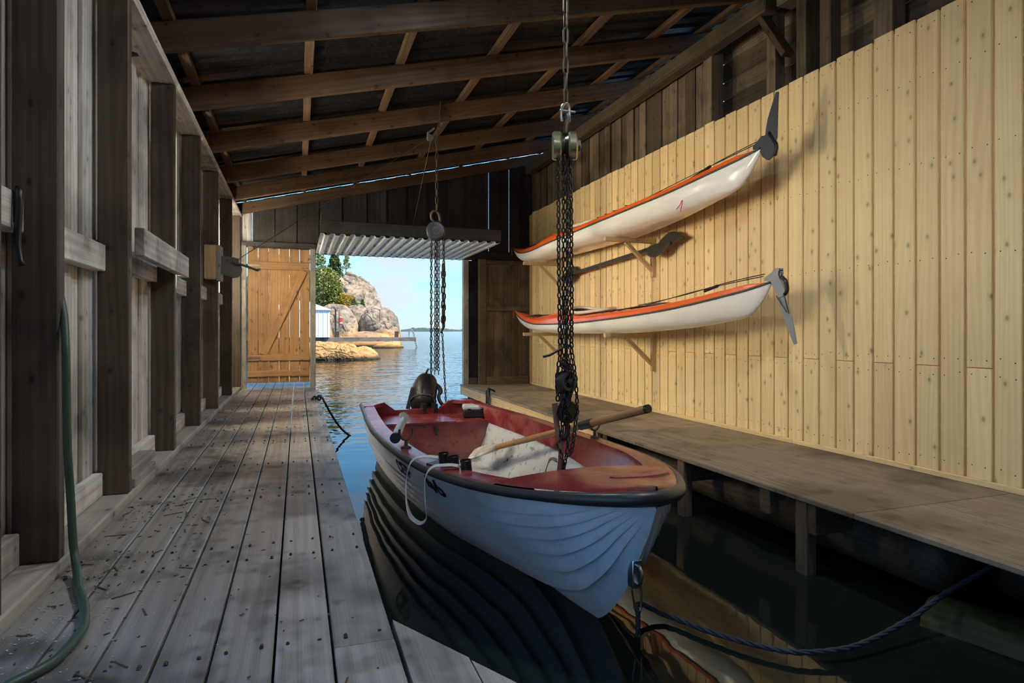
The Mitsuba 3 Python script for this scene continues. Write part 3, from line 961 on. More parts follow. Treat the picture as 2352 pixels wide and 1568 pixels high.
# ------------------------------------------------------------------ chain hoists
h1 = thing('chain_hoist', 'near brassy chain hoist holding the bow of the boat', 'chain hoist')
HX, HY_ = 1.34, 3.0
chain(h1, 'suspension_link', [(HX, HY_, zb(HX) + 0.01), (HX, HY_, 2.02)], 0.083, 0.036, 0.0055, 'm_chain')
put('shackle', join(tube(smoothline([(HX - .02, HY_, 1.93), (HX - .026, HY_, 1.97), (HX - .015, HY_, 2.015), (HX + .005, HY_, 2.025), (HX + .022, HY_, 2.0), (HX + .022, HY_, 1.93)], 18), .008, 8), cyl((HX - .035, HY_, 1.985), (HX + .055, HY_, 1.985), .006)), 'm_steel', h1, smooth=40)
put('top_hook', tube(smoothline([(HX, HY_, 1.97), (HX + .012, HY_, 1.94), (HX, HY_, 1.90), (HX, HY_, 1.86)], 12), .013, 10), 'm_chain', h1, smooth=True)
MX = tr(HX - 0.004, HY_, 1.80) @ rot([0, 0, 1], -22) @ rot([0, 1, 0], 90)
for z0, z1 in ((-0.068, -0.018), (0.018, 0.066)):
    put('drum_cover', lathe([(0, z0), (.066, z0), (.074, z0 + .008), (.074, z1 - .008), (.066, z1), (0, z1)], MX, 30), 'm_brass', h1, smooth=35)
put('load_wheel', lathe([(0, -.017), (.055, -.017), (.045, 0), (.055, .017), (0, .017)], MX, 24), 'm_chainblack', h1, smooth=35)
put('gear_knob', lathe([(0, .067), (.028, .067), (.028, .082), (.012, .086), (0, .086)], MX, 18), 'm_zinc', h1, smooth=35)
BL, BW, BR = 0.0255, 0.021, 0.0035
for (dx, dy), (ex, ey), zz in (((-.010, .008), (-.018, .006), 0.60), ((.002, -.016), (-.004, -.012), 0.58), ((.012, .010), (.010, .004), 0.60), ((.020, -.006), (.026, .0), 0.62), ((-.002, .024), (.012, .02), 0.60)):
    chain(h1, 'load_chain_link', [(HX + dx, HY_ + dy, 1.75), (HX + dx, HY_ + dy, 1.1), (HX + ex, HY_ + ey, zz)], BL, BW, BR, 'm_chainblack', twist=rng.uniform(0, 90))
chain(h1, 'hand_chain_link', [(HX - .042, HY_, 1.78), (HX - .04, HY_, 1.2), (HX - .032, HY_, .70), (HX - .05, HY_, .58), (HX - .045, HY_, .45)], 0.030, 0.026, 0.0042, 'm_chainblack')
chain(h1, 'hand_chain_link', [(HX + .03, HY_, 1.74), (HX + .036, HY_, 1.0), (HX + .034, HY_, .72), (HX + .06, HY_, .56), (HX + .068, HY_, .40), (HX + .045, HY_, .24), (HX + .03, HY_, .17), (HX + .0, HY_, .16)], 0.030, 0.026, 0.0042, 'm_chainblack')
chain(h1, 'hand_chain_link', [(HX + .004, HY_, .48), (HX + .018, HY_, .30), (HX + .01, HY_, .18), (HX - .012, HY_, .10), (HX - .006, HY_, 0.05)], 0.030, 0.026, 0.0042, 'm_chainblack')
chain(h1, 'hand_chain_link', [(HX - .01, HY_, .44), (HX - .02, HY_, .28), (HX - .045, HY_, .24), (HX - .03, HY_, .17), (HX - .008, HY_, .12), (HX - .018, HY_, 0.06)], 0.030, 0.026, 0.0042, 'm_chainblack')
for k in range(5):
    x0 = HX + rng.uniform(-.045, .035)
    chain(h1, 'hand_chain_link', [(x0, HY_ - .02, .66 + rng.uniform(-.02, .02)), (x0 + .03, HY_ - .028, .62), (HX + rng.uniform(-.03, .04), HY_ - .02, .52), (HX + rng.uniform(-.05, .05), HY_ - .03, .43), (HX + rng.uniform(-.03, .03), HY_ - .02, .35)], 0.030, 0.026, 0.0042, 'm_chainblack')
MY = tr(HX, HY_, 0.555) @ rot([0, 0, 1], 20) @ rot([1, 0, 0], 90)
put('block_wheel', lathe([(0, -.03), (.05, -.03), (.056, -.02), (.056, .02), (.05, .03), (.036, .03), (.034, .018), (.014, .018), (.013, .034), (0, .034)], MY, 26), 'm_dark', h1, smooth=35)
put('block_cover', join(cbox((HX - .05, HY_ - .018, .49), (HX + .045, HY_ + .03, .60), .012), cbox((HX - .03, HY_ - .016, .42), (HX + .03, HY_ + .02, .50), .01)), 'm_chainblack', h1)
put('lower_wheel', lathe([(0, -.022), (.055, -.022), (.062, -.012), (.062, .012), (.055, .022), (0, .022)], tr(HX + .012, HY_ + .01, .39) @ rot([0, 0, 1], 15) @ rot([1, 0, 0], 90), 26), 'm_chainblack', h1, smooth=35)
put('lower_hook', tube(smoothline([(HX, HY_, .34), (HX + .01, HY_, .29), (HX - .012, HY_, .25), (HX - .035, HY_, .27), (HX - .035, HY_, .30)], 16), [.014] * 10 + [.012, .011, .01, .009, .008, .006], 10), 'm_chainblack', h1, smooth=True)
put('lever', tube(smoothline([(HX - .02, HY_ - .015, .735), (HX - .065, HY_ - .02, .712), (HX - .10, HY_ - .02, .695), (HX - .135, HY_ - .02, .687)], 14), .0065, 8), 'm_black', h1, smooth=True)
ls = thing('lifting_strap', 'brown webbing lifting strap hanging from the near hoist into the bow', 'strap')
put('band', ribbon(smoothline([(HX - .063, HY_, .44), (HX - .055, HY_, .36), (HX - .045, HY_ - .005, .28), (HX - .025, HY_, .20), (HX - .03, HY_, .12), (HX - .045, HY_ + .01, .02), (HX - .055, HY_ - .02, -.08), (HX - .06, HY_ - .06, -.2)], 30), (1, .25, 0.1), .034, .004), 'm_strap', ls, smooth=40)
put('loose_tail', ribbon(smoothline([(HX - .045, HY_ + .01, .135), (HX - .075, HY_ + .01, .145), (HX - .105, HY_ + .0, .115), (HX - .115, HY_ + .01, .06), (HX - .10, HY_ + .02, .03)], 20), (.5, .8, 0.2), .034, .004), 'm_strap', ls, smooth=40)

h2 = thing('chain_hoist', 'far dark chain hoist holding the stern in front of the bright opening', 'chain hoist')
GX, GY = 1.355, 6.30
chain(h2, 'suspension_link', [(GX + .035, GY - .045, zb(GX) + .20), (GX + .03, GY - .045, zb(GX) + .01), (GX, GY - .02, zb(GX) - .12), (GX, GY - .01, 2.06)], 0.075, 0.034, 0.0055, 'm_chain')
put('top_hook', tube(smoothline([(GX + .04, GY, 1.90), (GX + .035, GY, 1.99), (GX + .01, GY, 2.05), (GX - .03, GY, 2.06), (GX - .055, GY, 2.02), (GX - .05, GY, 1.98), (GX - .02, GY, 1.945), (GX + .0, GY, 1.93)], 30), .014, 10), 'm_chain', h2, smooth=True)
MG = tr(GX - .005, GY, 1.855) @ rot([0, 0, 1], -14) @ rot([1, 0, 0], 90)
put('drum_cover', lathe([(0, .0), (.088, .0), (.098, .01), (.098, .035), (.085, .046), (.05, .05), (.048, .044), (.02, .044), (.018, .056), (0, .056)], MG, 32), 'm_dark', h2, smooth=30)
put('drum_cover', lathe([(0, -.075), (.088, -.075), (.10, -.065), (.10, -.028), (.09, -.02), (0, -.02)], MG, 32), 'm_dark', h2, smooth=30)
put('load_wheel', lathe([(0, -.02), (.07, -.02), (.06, -.01), (.07, .0), (0, .0)], MG, 24), 'm_chainblack', h2, smooth=35)
chain(h2, 'load_chain_link', [(GX - .052, GY, 1.77), (GX - .055, GY, .36)], 0.040, 0.028, 0.0055, 'm_chainblack')
for dx in (-.012, .028):
    chain(h2, 'load_chain_link', [(GX + dx, GY, 1.77), (GX + dx - .005, GY, .37)], 0.036, 0.028, 0.0045, 'm_chainblack', twist=30)
chain(h2, 'load_chain_link', [(GX + .012, GY + .03, 1.77), (GX + .01, GY + .02, .42)], 0.036, 0.028, 0.0045, 'm_chainblack', twist=70)
chain(h2, 'lifting_chain_link', [(GX + .075, GY, 1.92), (GX + .078, GY, 1.5)], 0.05, 0.03, 0.006, 'm_chainblack')
chain(h2, 'lifting_chain_link', [(GX + .07, GY, 1.52), (GX + .068, GY - .01, .90)], 0.075, 0.046, 0.009, 'm_chainblack')
chain(h2, 'lifting_chain_link', [(GX + .085, GY + .01, 1.50), (GX + .082, GY, .92)], 0.06, 0.036, 0.007, 'm_chainblack', twist=40)
put('grab_hook', tube(smoothline([(GX + .07, GY, .95), (GX + .075, GY, .87), (GX + .06, GY, .83), (GX + .045, GY, .80)], 14), [.016] * 8 + [.014, .013, .012, .011, .010, .008], 8), 'm_chainblack', h2, smooth=True)
chain(h2, 'stern_chain_link', [(GX + .06, GY, .83), (GX + .06, GY - .2, -.02)], 0.036, 0.024, 0.0045, 'm_chainblack')
chain(h2, 'stern_chain_link', [(GX - .055, GY, .36), (GX - .052, GY - .25, -.02)], 0.036, 0.024, 0.0045, 'm_chainblack')

# ------------------------------------------------------------------ kayaks on the right wall
K0, K1 = 9.05, 3.54
ka = np.array([0, .018, .05, .09, .16, .26, .38, .5, .62, .74, .86, .93, .965, 1.0])
kb = Pchip(ka, [.004, .018, .045, .075, .135, .20, .255, .275, .265, .22, .14, .085, .05, .012])
ky = lambda y: (K0 - y) / (K0 - K1)
ks = Pchip([0, .04, .14, .26, .45, .63, .80, .90, .96, 1.0], [1.143, 1.06, .965, .93, .935, .965, 1.02, 1.08, 1.125, 1.168])
kk = Pchip([0, .02, .06, .12, .20, .34, .6, .80, .90, .955, .975, 1.0], [1.135, 1.04, .93, .852, .818, .800, .800, .838, .885, .93, 1.0, 1.150])
kc = Pchip([0, .1, .25, .33, .38, .50, .56, .70, .9, 1.0], [.004, .03, .065, .10, .11, .05, .045, .035, .02, .004])


def kayak(label, dy, dz, rudder_up):
    k = thing('kayak', label, 'kayak', 'white and orange sea kayaks')
    D = np.array([0, dy, dz])
    X = 3.2
    hullr, deckr, seamL, seamR = [], [], [], []
    for a in np.r_[np.linspace(0, .1, 12), np.linspace(.12, .9, 40), np.linspace(.92, 1, 14)]:
        y = K0 + (K1 - K0) * a
        b, zs, zk = float(kb(a)), float(ks(a)), float(kk(a))
        zk = min(zk, zs - .006)
        full = math.sin(math.pi * min(1, max(0, a))) ** 0.5
        e1, e2 = 1.25 - 0.7 * full, 1.0 - 0.15 * full
        hullr.append([(X - b * math.copysign(abs(math.cos(f)) ** e1, math.cos(f)), y, zs - (zs - zk) * math.sin(f) ** e2) for f in np.linspace(0, math.pi, 21)])
        cr = float(kc(a))
        edge = .036 * min(1, a / .06, (1 - a) / .04)
        deckr.append([(X - b, y, zs)] + [(X - (b - .004) * math.cos(f), y, zs + edge + cr * math.sin(f) ** .9) for f in np.linspace(0, math.pi, 17)] + [(X + b, y, zs)])
        seamL.append((X - b - .003, y, zs)); seamR.append((X + b + .003, y, zs))
    h = loft(np.array(hullr) + D, cap0=False); put('hull', h, 'm_kayak', k, smooth=60)
    d = loft(np.array(deckr) + D); put('deck', d, 'm_orange', k, smooth=60)
    sm = [tube(np.array(s) + D, .0085, 6) for s in (seamL, seamR)]
    put('seam_tape', join(*sm), 'm_seam', k, smooth=True)
    # cockpit rim, with the dark seat hole inside
    cy, cl, cw = 6.38, 0.43, 0.185
    def rim(r, dz_):
        out = []
        for t in np.linspace(0, 2 * np.pi, 41)[:-1]:
            yy_ = cy + cl * r * math.sin(t)
            xx_ = X + cw * r * math.cos(t)
            a = ky(yy_)
            q = min(1, abs(xx_ - X) / float(kb(a)))
            zz_ = float(ks(a)) + 0.036 + float(kc(a)) * (1 - q * q) ** 0.45 + 0.02 + dz_
            out.append((xx_, yy_, zz_))
        return np.array(out) + D
    put('cockpit_rim', tube(rim(1.0, 0.012), .018, 10, closed=True), 'm_coaming', k, smooth=True)
    hole = rim(0.97, 0.0)
    put('cockpit', loft([hole, hole * [1, 1, 1] + [0, 0, -.012], hole.mean(0) + (hole - hole.mean(0)) * [.5, .5, .2] + [0, 0, -.05], np.repeat(hole.mean(0)[None] - [0, 0, .07], len(hole), 0)], closed_u=True), 'm_black', k, smooth=40)
    def dk(a, o, lift=.008):
        y = K0 + (K1 - K0) * a
        b = float(kb(a))
        q = min(0.98, abs(o))
        return np.array([X + o * b, y, float(ks(a)) + .036 + float(kc(a)) * (1 - q * q) ** .45 + lift]) + D
    for a in (.14, .17, .20, .23, .60, .63, .66, .70):
        put('deck_cord', tube([dk(a + .02 * (o + .8) / 1.6, o, .010) for o in np.linspace(-.8, .8, 9)], .0045, 6), 'm_black', k, smooth=True)
    put('hatch_cover', blob(dk(.155, 0, .006), (.085, .12, .014), 3), 'm_grey', k, smooth=True)
    put('hatch_cover', blob(dk(.735, 0, .006), (.10, .17, .016), 3), 'm_grey', k, smooth=True)
    put('rudder_line', tube(smoothline([dk(.57, -.6, .012), dk(.72, -.5, .02), dk(.86, -.2, .05), np.array([X, 3.62, 1.215]) + D], 24), .0035, 6), 'm_black', k, smooth=True)
    put('rudder_line', tube(smoothline([dk(.66, .1, .03), dk(.80, .0, .045), dk(.92, 0, .055), np.array([X, 3.60, 1.23]) + D], 24), .0035, 6), 'm_black', k, smooth=True)
    put('carry_toggle', tube([dk(.865, -.1, .035), dk(.895, -.1, .048)], .012, 10), 'm_black', k, smooth=True)
    put('bow_cord', tube(smoothline([np.array([X - .02, K0 - .02, 1.14]) + D, np.array([X - .035, K0 - .04, 1.09]) + D, np.array([X - .03, K0 - .03, 1.02]) + D], 8), .004, 6), 'm_redcord', k, smooth=True)
    # rudder: head, blade and its lines, plates standing along the keel line
    YZ = np.array([[0, 0, 1, X - .009], [1, 0, 0, 0], [0, 1, 0, 0], [0, 0, 0, 1.0]]); YZ[:3, 3] += D
    if not rudder_up:
        head = [(3.60, 1.20), (3.52, 1.235), (3.475, 1.262), (3.43, 1.256), (3.43, 1.215), (3.455, 1.19), (3.43, 1.15), (3.41, 1.10), (3.43, 1.062), (3.475, 1.055), (3.505, 1.10), (3.54, 1.175), (3.60, 1.18)]
        blade = [(3.485, 1.075), (3.425, 1.07), (3.385, .945), (3.372, .905), (3.350, .735), (3.375, .725), (3.445, .90), (3.47, .98)]
        put('rudder_head', prism(head, 0, .022, YZ), 'm_alu', k)
        put('rudder_blade', prism(blade, .006, .014, YZ), 'm_alu', k)
        put('rudder_pulley', tube(smoothline(np.array([(X, 3.435, 1.25), (X, 3.45, 1.215), (X, 3.40, 1.16), (X, 3.395, 1.11), (X, 3.42, 1.075)]) + D, 18), .013, 8), 'm_black', k, smooth=True)
        for q in (((X - .012, 3.49, 1.07), (X - .012, 3.405, .95)), ((X - .012, 3.42, 1.08), (X - .012, 3.385, .94)), ((X - .012, 3.425, 1.23), (X - .012, 3.40, 1.14))):
            put('rudder_cord', tube(np.array(q) + D, .0035, 6), 'm_black', k, smooth=True)
    else:
        head = [(3.62, 1.205), (3.53, 1.255), (3.47, 1.245), (3.405, 1.17), (3.395, 1.115), (3.42, 1.085), (3.475, 1.065), (3.52, 1.10), (3.56, 1.165), (3.62, 1.18)]
        blade = [(3.50, 1.24), (3.42, 1.16), (3.385, 1.2), (3.375, 1.45), (3.37, 1.52), (3.395, 1.525), (3.475, 1.36), (3.49, 1.30)]
        put('rudder_head', prism(head, 0, .022, YZ), 'm_grey', k)
        put('rudder_blade', prism(blade, .006, .014, YZ), 'm_grey', k)
        put('rudder_pulley', tube(smoothline(np.array([(X, 3.46, 1.26), (X, 3.42, 1.20), (X, 3.39, 1.14), (X, 3.41, 1.08)]) + D, 18), .013, 8), 'm_black', k, smooth=True)
        put('tie_cord', tube(smoothline(np.array([(X - .06, 4.37, 1.02), (X - .11, 4.36, .99), (X - .125, 4.35, .95), (X - .13, 4.42, .88)]) + D, 14), .0032, 6), 'm_redcord', k, smooth=True)
        put('tie_cord', tube(smoothline(np.array([(X - .02, 4.33, 1.08), (X - .11, 4.35, 1.0), (X - .125, 4.34, .94), (X - .13, 4.36, .85)]) + D, 14), .0032, 6), 'm_redcord', k, smooth=True)
    return k


kl = kayak('lower white kayak with orange deck and grey rudder hanging down', 0.0, 0.0, False)
ROLL = tr(3.2, 0, .90) @ rot([0, 1, 0], -6) @ tr(-3.2, 0, -.90)     # it leans a little towards the room
for key in list(scene):
    if key.startswith(kl + '__'):
        scene[key]['to_world'] = T(ROLL)
kayak('upper white kayak with orange deck and dark rudder raised up', 0.13, 0.985, True)
for y, z, lab in ((5.65, .80, 'pine shelf bracket under the stern half of the lower kayak'), (8.05, .80, 'pine shelf bracket under the bow half of the lower kayak'),
                  (5.65, 1.785, 'pine shelf bracket under the stern half of the upper kayak'), (8.05, 1.785, 'pine shelf bracket under the bow half of the upper kayak')):
    b = thing('kayak_bracket', lab, 'bracket', 'kayak brackets')
    wbox('arm', (2.955, y - .022, z - .048), (3.549, y + .022, z - .002), 9, b, ax=0)
    wbox('upright', (3.503, y - .022, z - .40), (3.549, y + .022, z - .049), 9, b, ax=2)
    wbeam('brace', (3.20, y, z - .046), (3.52, y, z - .335), .04, .04, 9, b, zhint=(0, 1, 0))

for i, (p, q, lab) in enumerate((((3.43, 7.42, 1.575), (3.42, 5.62, 1.655), 'dark kayak paddle with drooping blade behind the upper bracket'), ((3.47, 7.40, 1.60), (3.45, 5.45, 1.685), 'dark kayak paddle with raised blade behind the upper bracket'))):
    pd = thing('kayak_paddle', lab, 'paddle')
    p, q = np.array(p), np.array(q)
    d = (q - p) / np.linalg.norm(q - p)
    put('shaft', tube([p - d * .05, q], .0145, 10), 'm_paddle', pd, smooth=True)
    for e, s in ((q, 1), (p, -1)):
        rings = []
        for t in np.linspace(0, 1, 12):
            w = .016 + .058 * math.sin(min(1, t * 1.15) * math.pi) ** .6 if 0 < t < .98 else .015
            c = e + d * s * t * .46 + np.array([0, 0, (.03 if i else -.03) * math.sin(t * math.pi)])
            sd = np.array([.25, 0, 1.0]); sd /= np.linalg.norm(sd)
            o = np.array([1.0, 0, -.25])
            rings.append([c + sd * w * math.cos(a) + o * .007 * math.sin(a) for a in np.linspace(0, 2 * np.pi, 11)[:-1]])
        put('blade', loft(rings, closed_u=True, cap0=True, cap1=True), 'm_paddle', pd, smooth=50)

# ------------------------------------------------------------------ lifted corrugated gate with its winch
g = thing('corrugated_gate', 'pale corrugated metal gate lifted flat above the water opening', 'gate')
m = corrugated(1.98, 2.19, 0.115, 0.022, 0.36, 0.13)
m.apply_transform(np.array([[0, 1, 0, 0.245], [1, 0, 0, 7.46], [0, 0, -1, 1.952], [0, 0, 0, 1.0]]))
put('sheet', m, 'm_gate', g)
scr = [cyl((0.245 + .115 * (k + .2), y, 1.9495), (0.245 + .115 * (k + .2), y, 1.943), .0085, 8) for k in range(0, 19) for y in (7.56 + .28 * (k % 2), 8.35 + .25 * (k % 3), 9.2) ]
put('screws', join(*scr), 'm_nail', g, kind='stuff')
wbox('frame_board', (0.24, 7.46, 1.957), (2.44, 7.50, 2.10), 7, g, ax=0)
wbox('frame_board', (0.24, 9.40, 1.957), (2.44, 9.44, 2.02), 7, g, ax=0)
wbox('frame_board', (0.26, 7.505, 1.957), (0.32, 9.395, 2.02), 7, g, ax=1)
wbox('frame_board', (2.36, 7.505, 1.957), (2.42, 9.395, 2.02), 7, g, ax=1)
put('lift_eye', tube([(0.26 + .0, 7.47, 2.10), (0.255, 7.46, 2.16), (0.27, 7.46, 2.20)], .008, 8), 'm_chain', g, smooth=True)

wn = thing('hand_winch', 'grey hand winch with crank on a pale block on the left wall', 'winch')
wbox('mounting_block', (-0.87, 6.72, 1.335), (-0.762, 6.85, 1.67), 9, wn, ax=2)
wbox('mounting_block', (-0.760, 6.72, 1.32), (-0.72, 6.92, 1.67), 12, wn, ax=2)
MW = np.array([[1, 0, 0, -0.72], [0, 0, -1, 6.80], [0, 1, 0, 1.47], [0, 0, 0, 1.0]])
for o in (-.055, .05):
    put('side_plate', prism([(0, -.07), (.02, -.09), (.10, -.115), (.155, -.09), (.165, -.03), (.15, .08), (.02, .10), (0, .09)], o, o + .004, MW), 'm_zinc', wn)
put('drum', cyl((-0.62, 6.85, 1.47), (-0.62, 6.755, 1.47), .045, 18), 'm_chain', wn, smooth=40)
put('gear', lathe([(0, 0), (.075, 0)] + [(.075, .012), (0, .012)], tr(-0.60, 6.745, 1.425) @ rot([1, 0, 0], 90), 34), 'm_zinc', wn)
put('bolt', join(*[cyl((x, 6.75, z), (x, 6.735, z), .011, 6) for x, z in ((-.665, 1.52), (-.60, 1.425), (-.57, 1.53))]), 'm_chain', wn)
put('crank', join(tube([(-0.60, 6.735, 1.50), (-0.60, 6.70, 1.50)], .011, 8), tube([(-0.615, 6.70, 1.51), (-0.40, 6.70, 1.435)], .011, 8), tube([(-0.40, 6.71, 1.435), (-0.36, 6.62, 1.43)], .014, 10)), 'm_zinc', wn, smooth=40)
wc = thing('winch_cable', 'thin steel cable running from the hand winch up to the rafter pulley', 'cable')
put('wire', tube([(-0.60, 6.79, 1.52), (1.315, 6.36, 2.845)], .0035, 6), 'm_chain', wc, smooth=True)
put('wire', tube([(1.318, 6.36, 2.84), (1.30, 6.9, 2.4), (1.32, 7.47, 2.10)], .0035, 6), 'm_chain', wc, smooth=True)
put('pulley', join(lathe([(0, -.015), (.035, -.015), (.028, 0), (.035, .015), (0, .015)], tr(1.30, 6.36, 2.83) @ rot([1, 0, 0], 90), 18), cbox((1.27, 6.34, 2.80), (1.29, 6.38, 2.89)), cyl((1.27, 6.36, 2.87), (1.345, 6.33, 2.93), .011)), 'm_zinc', wc, smooth=35)

# ------------------------------------------------------------------ small things on the left
t = thing('shelf_plank', 'bleached plank nailed across the inner face of a left wall post', 'plank')
wbox('board', (-0.757, 3.47, 1.188), (-0.712, 4.78, 1.328), 4, t, ax=1)
t = thing('wood_offcut', 'lower short grey offcut lying on the left sill by the second post', 'wood offcut')
wbox('block', (-0.89, 3.52, 0.042), (-0.762, 3.98, 0.085), 12, t, ax=1)
t = thing('wood_offcut', 'upper short grey offcut lying on another offcut on the left sill', 'wood offcut')
wbox('block', (-0.89, 3.54, 0.086), (-0.785, 4.10, 0.128), 12, t, ax=1)
t = thing('hose', 'green hose hanging down the nearest post and curling over the deck', 'hose')
put('hose', tube(smoothline([(-0.80, 2.56, 1.0), (-0.755, 2.50, .86), (-0.735, 2.45, .74), (-0.728, 2.44, .45), (-0.722, 2.46, .2), (-0.715, 2.46, .08), (-0.69, 2.40, .03), (-0.655, 2.29, .016), (-0.585, 2.10, .016), (-0.548, 1.93, .016), (-0.558, 1.80, .016), (-0.62, 1.70, .016), (-0.80, 1.52, .016)], 90), .0125, 12), 'm_hose', t, smooth=True)
t = thing('hose', 'short black hose end hooked over the rail at the left edge', 'hose')
put('hose', tube(smoothline([(-0.862, 2.40, 1.17), (-0.855, 2.395, 1.265), (-0.848, 2.39, 1.275), (-0.842, 2.385, 1.24), (-0.845, 2.38, 1.12), (-0.832, 2.37, 1.03)], 30), .011, 10), 'm_black', t, smooth=True)
lit = []
for i in range(520):
    yv = rng.uniform(1.2, 7.5) if i % 3 else rng.uniform(1.3, 3.6)
    xv = rng.choice([rng.uniform(-0.75, 0.2), rng.uniform(-0.75, -0.35)])
    if xv > -0.35 and rng.random() < .5: continue
    L = rng.uniform(.004, .016) if rng.random() < .93 else rng.uniform(.03, .08)
    m = cbox((-L / 2, -.0022, 0), (L / 2, .0022, .002), .0005)
    m.apply_transform(tr(xv, yv, .0028) @ rot([0, 0, 1], rng.uniform(0, 180)))
    lit.append(m)
put('deck_litter', join(*lit), 'm_litter', label='scattered brown leaf bits and twigs on the deck', cat='litter', kind='stuff')
lit = []
for i in range(380):
    yv, xv = rng.uniform(1.35, 2.6), -0.76 + abs(rng.gauss(0, .16))
    L = rng.uniform(.003, .009)
    m = cbox((-L / 2, -.0016, 0), (L / 2, .0016, .0014), .0004)
    m.apply_transform(tr(min(xv, .2), yv, .0028) @ rot([0, 0, 1], rng.uniform(0, 180)))
    lit.append(m)
put('sawdust', join(*lit), 'm_sawdust', label='pale sawdust along the left edge of the deck', cat='sawdust', kind='stuff')


def rope(name, label, pts, r, mat, n=60, strands=3, cat='rope'):
    p = smoothline(pts, n)
    t = thing(name, label, cat)
    tg = np.gradient(p, axis=0); tg /= np.linalg.norm(tg, axis=1, keepdims=True)
    a = np.cross(tg, [0.13, 0.2, 1.0]); a /= np.linalg.norm(a, axis=1, keepdims=True)
    b = np.cross(tg, a)
    L = np.r_[0, np.cumsum(np.linalg.norm(np.diff(p, axis=0), axis=1))]
    ms = []
    for k in range(strands):
        ph = L / (r * 7) * 2 * np.pi / 2 + k * 2 * np.pi / strands
        ms.append(tube(p + r * .5 * (np.cos(ph)[:, None] * a + np.sin(ph)[:, None] * b), r * .58, 6))
    put('strands', join(*ms), mat, t, smooth=True)
    return t


mr = rope('mooring_rope', 'black mooring rope from the deck edge down into the water', [(0.21, 7.66, .03), (0.245, 7.63, .05), (0.27, 7.58, .035), (0.30, 7.55, -.02), (0.39, 7.56, -.19), (0.49, 7.6, -.34), (0.60, 7.62, -.44)], .012, 'm_black')
put('knot', tube([(0.215 + .045 * math.cos(a) * (1 + .2 * math.sin(3 * a)), 7.66 + .06 * math.sin(a), .03 + .025 * math.sin(2 * a)) for a in np.linspace(0, 4 * np.pi, 40)], .011, 8), 'm_black', mr, smooth=True)
put('ring', tube([(0.165 + .02 * math.cos(a), 7.64, .024 + .02 * math.sin(a)) for a in np.linspace(0, 2 * np.pi, 17)[:-1]], .006, 8, closed=True), 'm_steel', mr, smooth=True)
mr = rope('mooring_rope', 'black mooring rope tied in loops on the platform edge above the boat stern', [(2.56, 8.1, -.01), (2.50, 8.1, .02), (2.455, 8.06, .03), (2.43, 7.98, -.06), (2.42, 7.94, -.2)], .012, 'm_black')
for q in (-.05, .03, .07):
    put('loop', tube(smoothline([(2.5, 8.08, .015), (2.45, 8.05 + q * .3, .045), (2.425, 8.0 + q, -.03), (2.425, 7.96 + q * 1.5, -.13 - abs(q)), (2.43, 7.99 + q, -.05), (2.48, 8.06, .02)], 26), .009, 8), 'm_black', mr, smooth=True)
CP = np.array([1.322, 2.245, -.245])
cr = thing('carabiner', 'steel snap hook on the bow eye of the boat', 'carabiner')
put('ring', tube(smoothline([CP + np.array(q) for q in ((0, 0, .025), (-.022, 0, .005), (-.012, 0, -.05), (-.004, 0, -.085), (.010, 0, -.095), (.022, 0, -.082), (.022, 0, -.03), (.020, 0, .005), (.006, 0, .027))], 40), .0048, 8), 'm_steel', cr, smooth=True)
rope('blue_rope', 'dark blue mooring rope sagging over the water to the lower right', [CP + [.008, 0, -.095], (1.42, 2.36, -.372), (1.50, 2.30, -.405), (1.565, 2.16, -.405), (1.66, 1.99, -.40), (1.80, 1.85, -.395), (2.02, 1.80, -.38), (2.30, 1.82, -.34), (2.55, 1.84, -.27), (2.85, 1.83, -.17), (3.0, 1.75, -.05)], .011, 'm_blue', 130)
rope('blue_rope', 'dark rope hanging straight down from the snap hook into the water', [CP + [.006, 0, -.095], CP + [.0, -.012, -.15], CP + [-.012, -.03, -.22]], .011, 'm_blue', 30)

# ------------------------------------------------------------------ lamps under the roof
def lamp(label, x, y, z, r, power, col):
    t = thing('pendant_lamp', label, 'lamp')
    M = tr(x, y, z)
    prof = [(.03, .16), (.05, .13), (.09, .09), (r + .03, .0)]
    a = lathe(prof, M, 28)
    put('shade', a, 'm_lampshade', t, smooth=True)
    put('cord', cyl((x, y, z + .15), (x, y, zb(x) + .18), .006, 8), 'm_black', t)
    m = trimesh.creation.icosphere(subdivisions=2, radius=r * .8)
    m.apply_transform(M @ tr(0, 0, .02))
    put('bulb', m, 'm_white', t, smooth=True, emitter={'type': 'area', 'radiance': rgb(*[power * c for c in col])})


P('m_lampshade', (.6, .6, .58), .5, two=True)
LAMPS = [('enamel pendant lamp hanging under the rafters above the boat', 0.9, 3.40, 2.82, .10, 125.0, (.80, .90, 1.0))]
LAMPS.append(('enamel pendant lamp hanging behind the camera over the deck', 0.35, 0.75, 2.75, .10, 40.0, (.78, .88, 1.0)))
LAMPS.append(('enamel pendant lamp hanging under the roof between the boat and the panelling', 1.75, 1.95, 2.9, .10, 235.0, (.97, .96, .94)))
for l in LAMPS:
    lamp(*l)
for y, lab in ((4.536, 'second'), (5.656, 'third'), (6.857, 'fourth'), (8.24, 'fifth')):
    t = thing('tube_light', f'upright tube light in a grey trough behind the {lab} left wall post', 'lamp', 'tube lights on the left wall')
    put('trough', join(cbox((-.896, y + .105, 1.10), (-.768 if y < 8 else -.85, y + .112, 2.15), .001), cbox((-.860, y + .062, 1.10), (-.855, y + .104, 2.15), .001)), 'm_lampshade', t)
    put('tube', cyl((-.812, y + .083, 1.15), (-.812, y + .083, 2.1), .014, 12), 'm_white', t, smooth=40, emitter={'type': 'area', 'radiance': rgb(*[TUBE * (1 if y < 8 else .6) * c for c in (1.0, .86, .60)])})

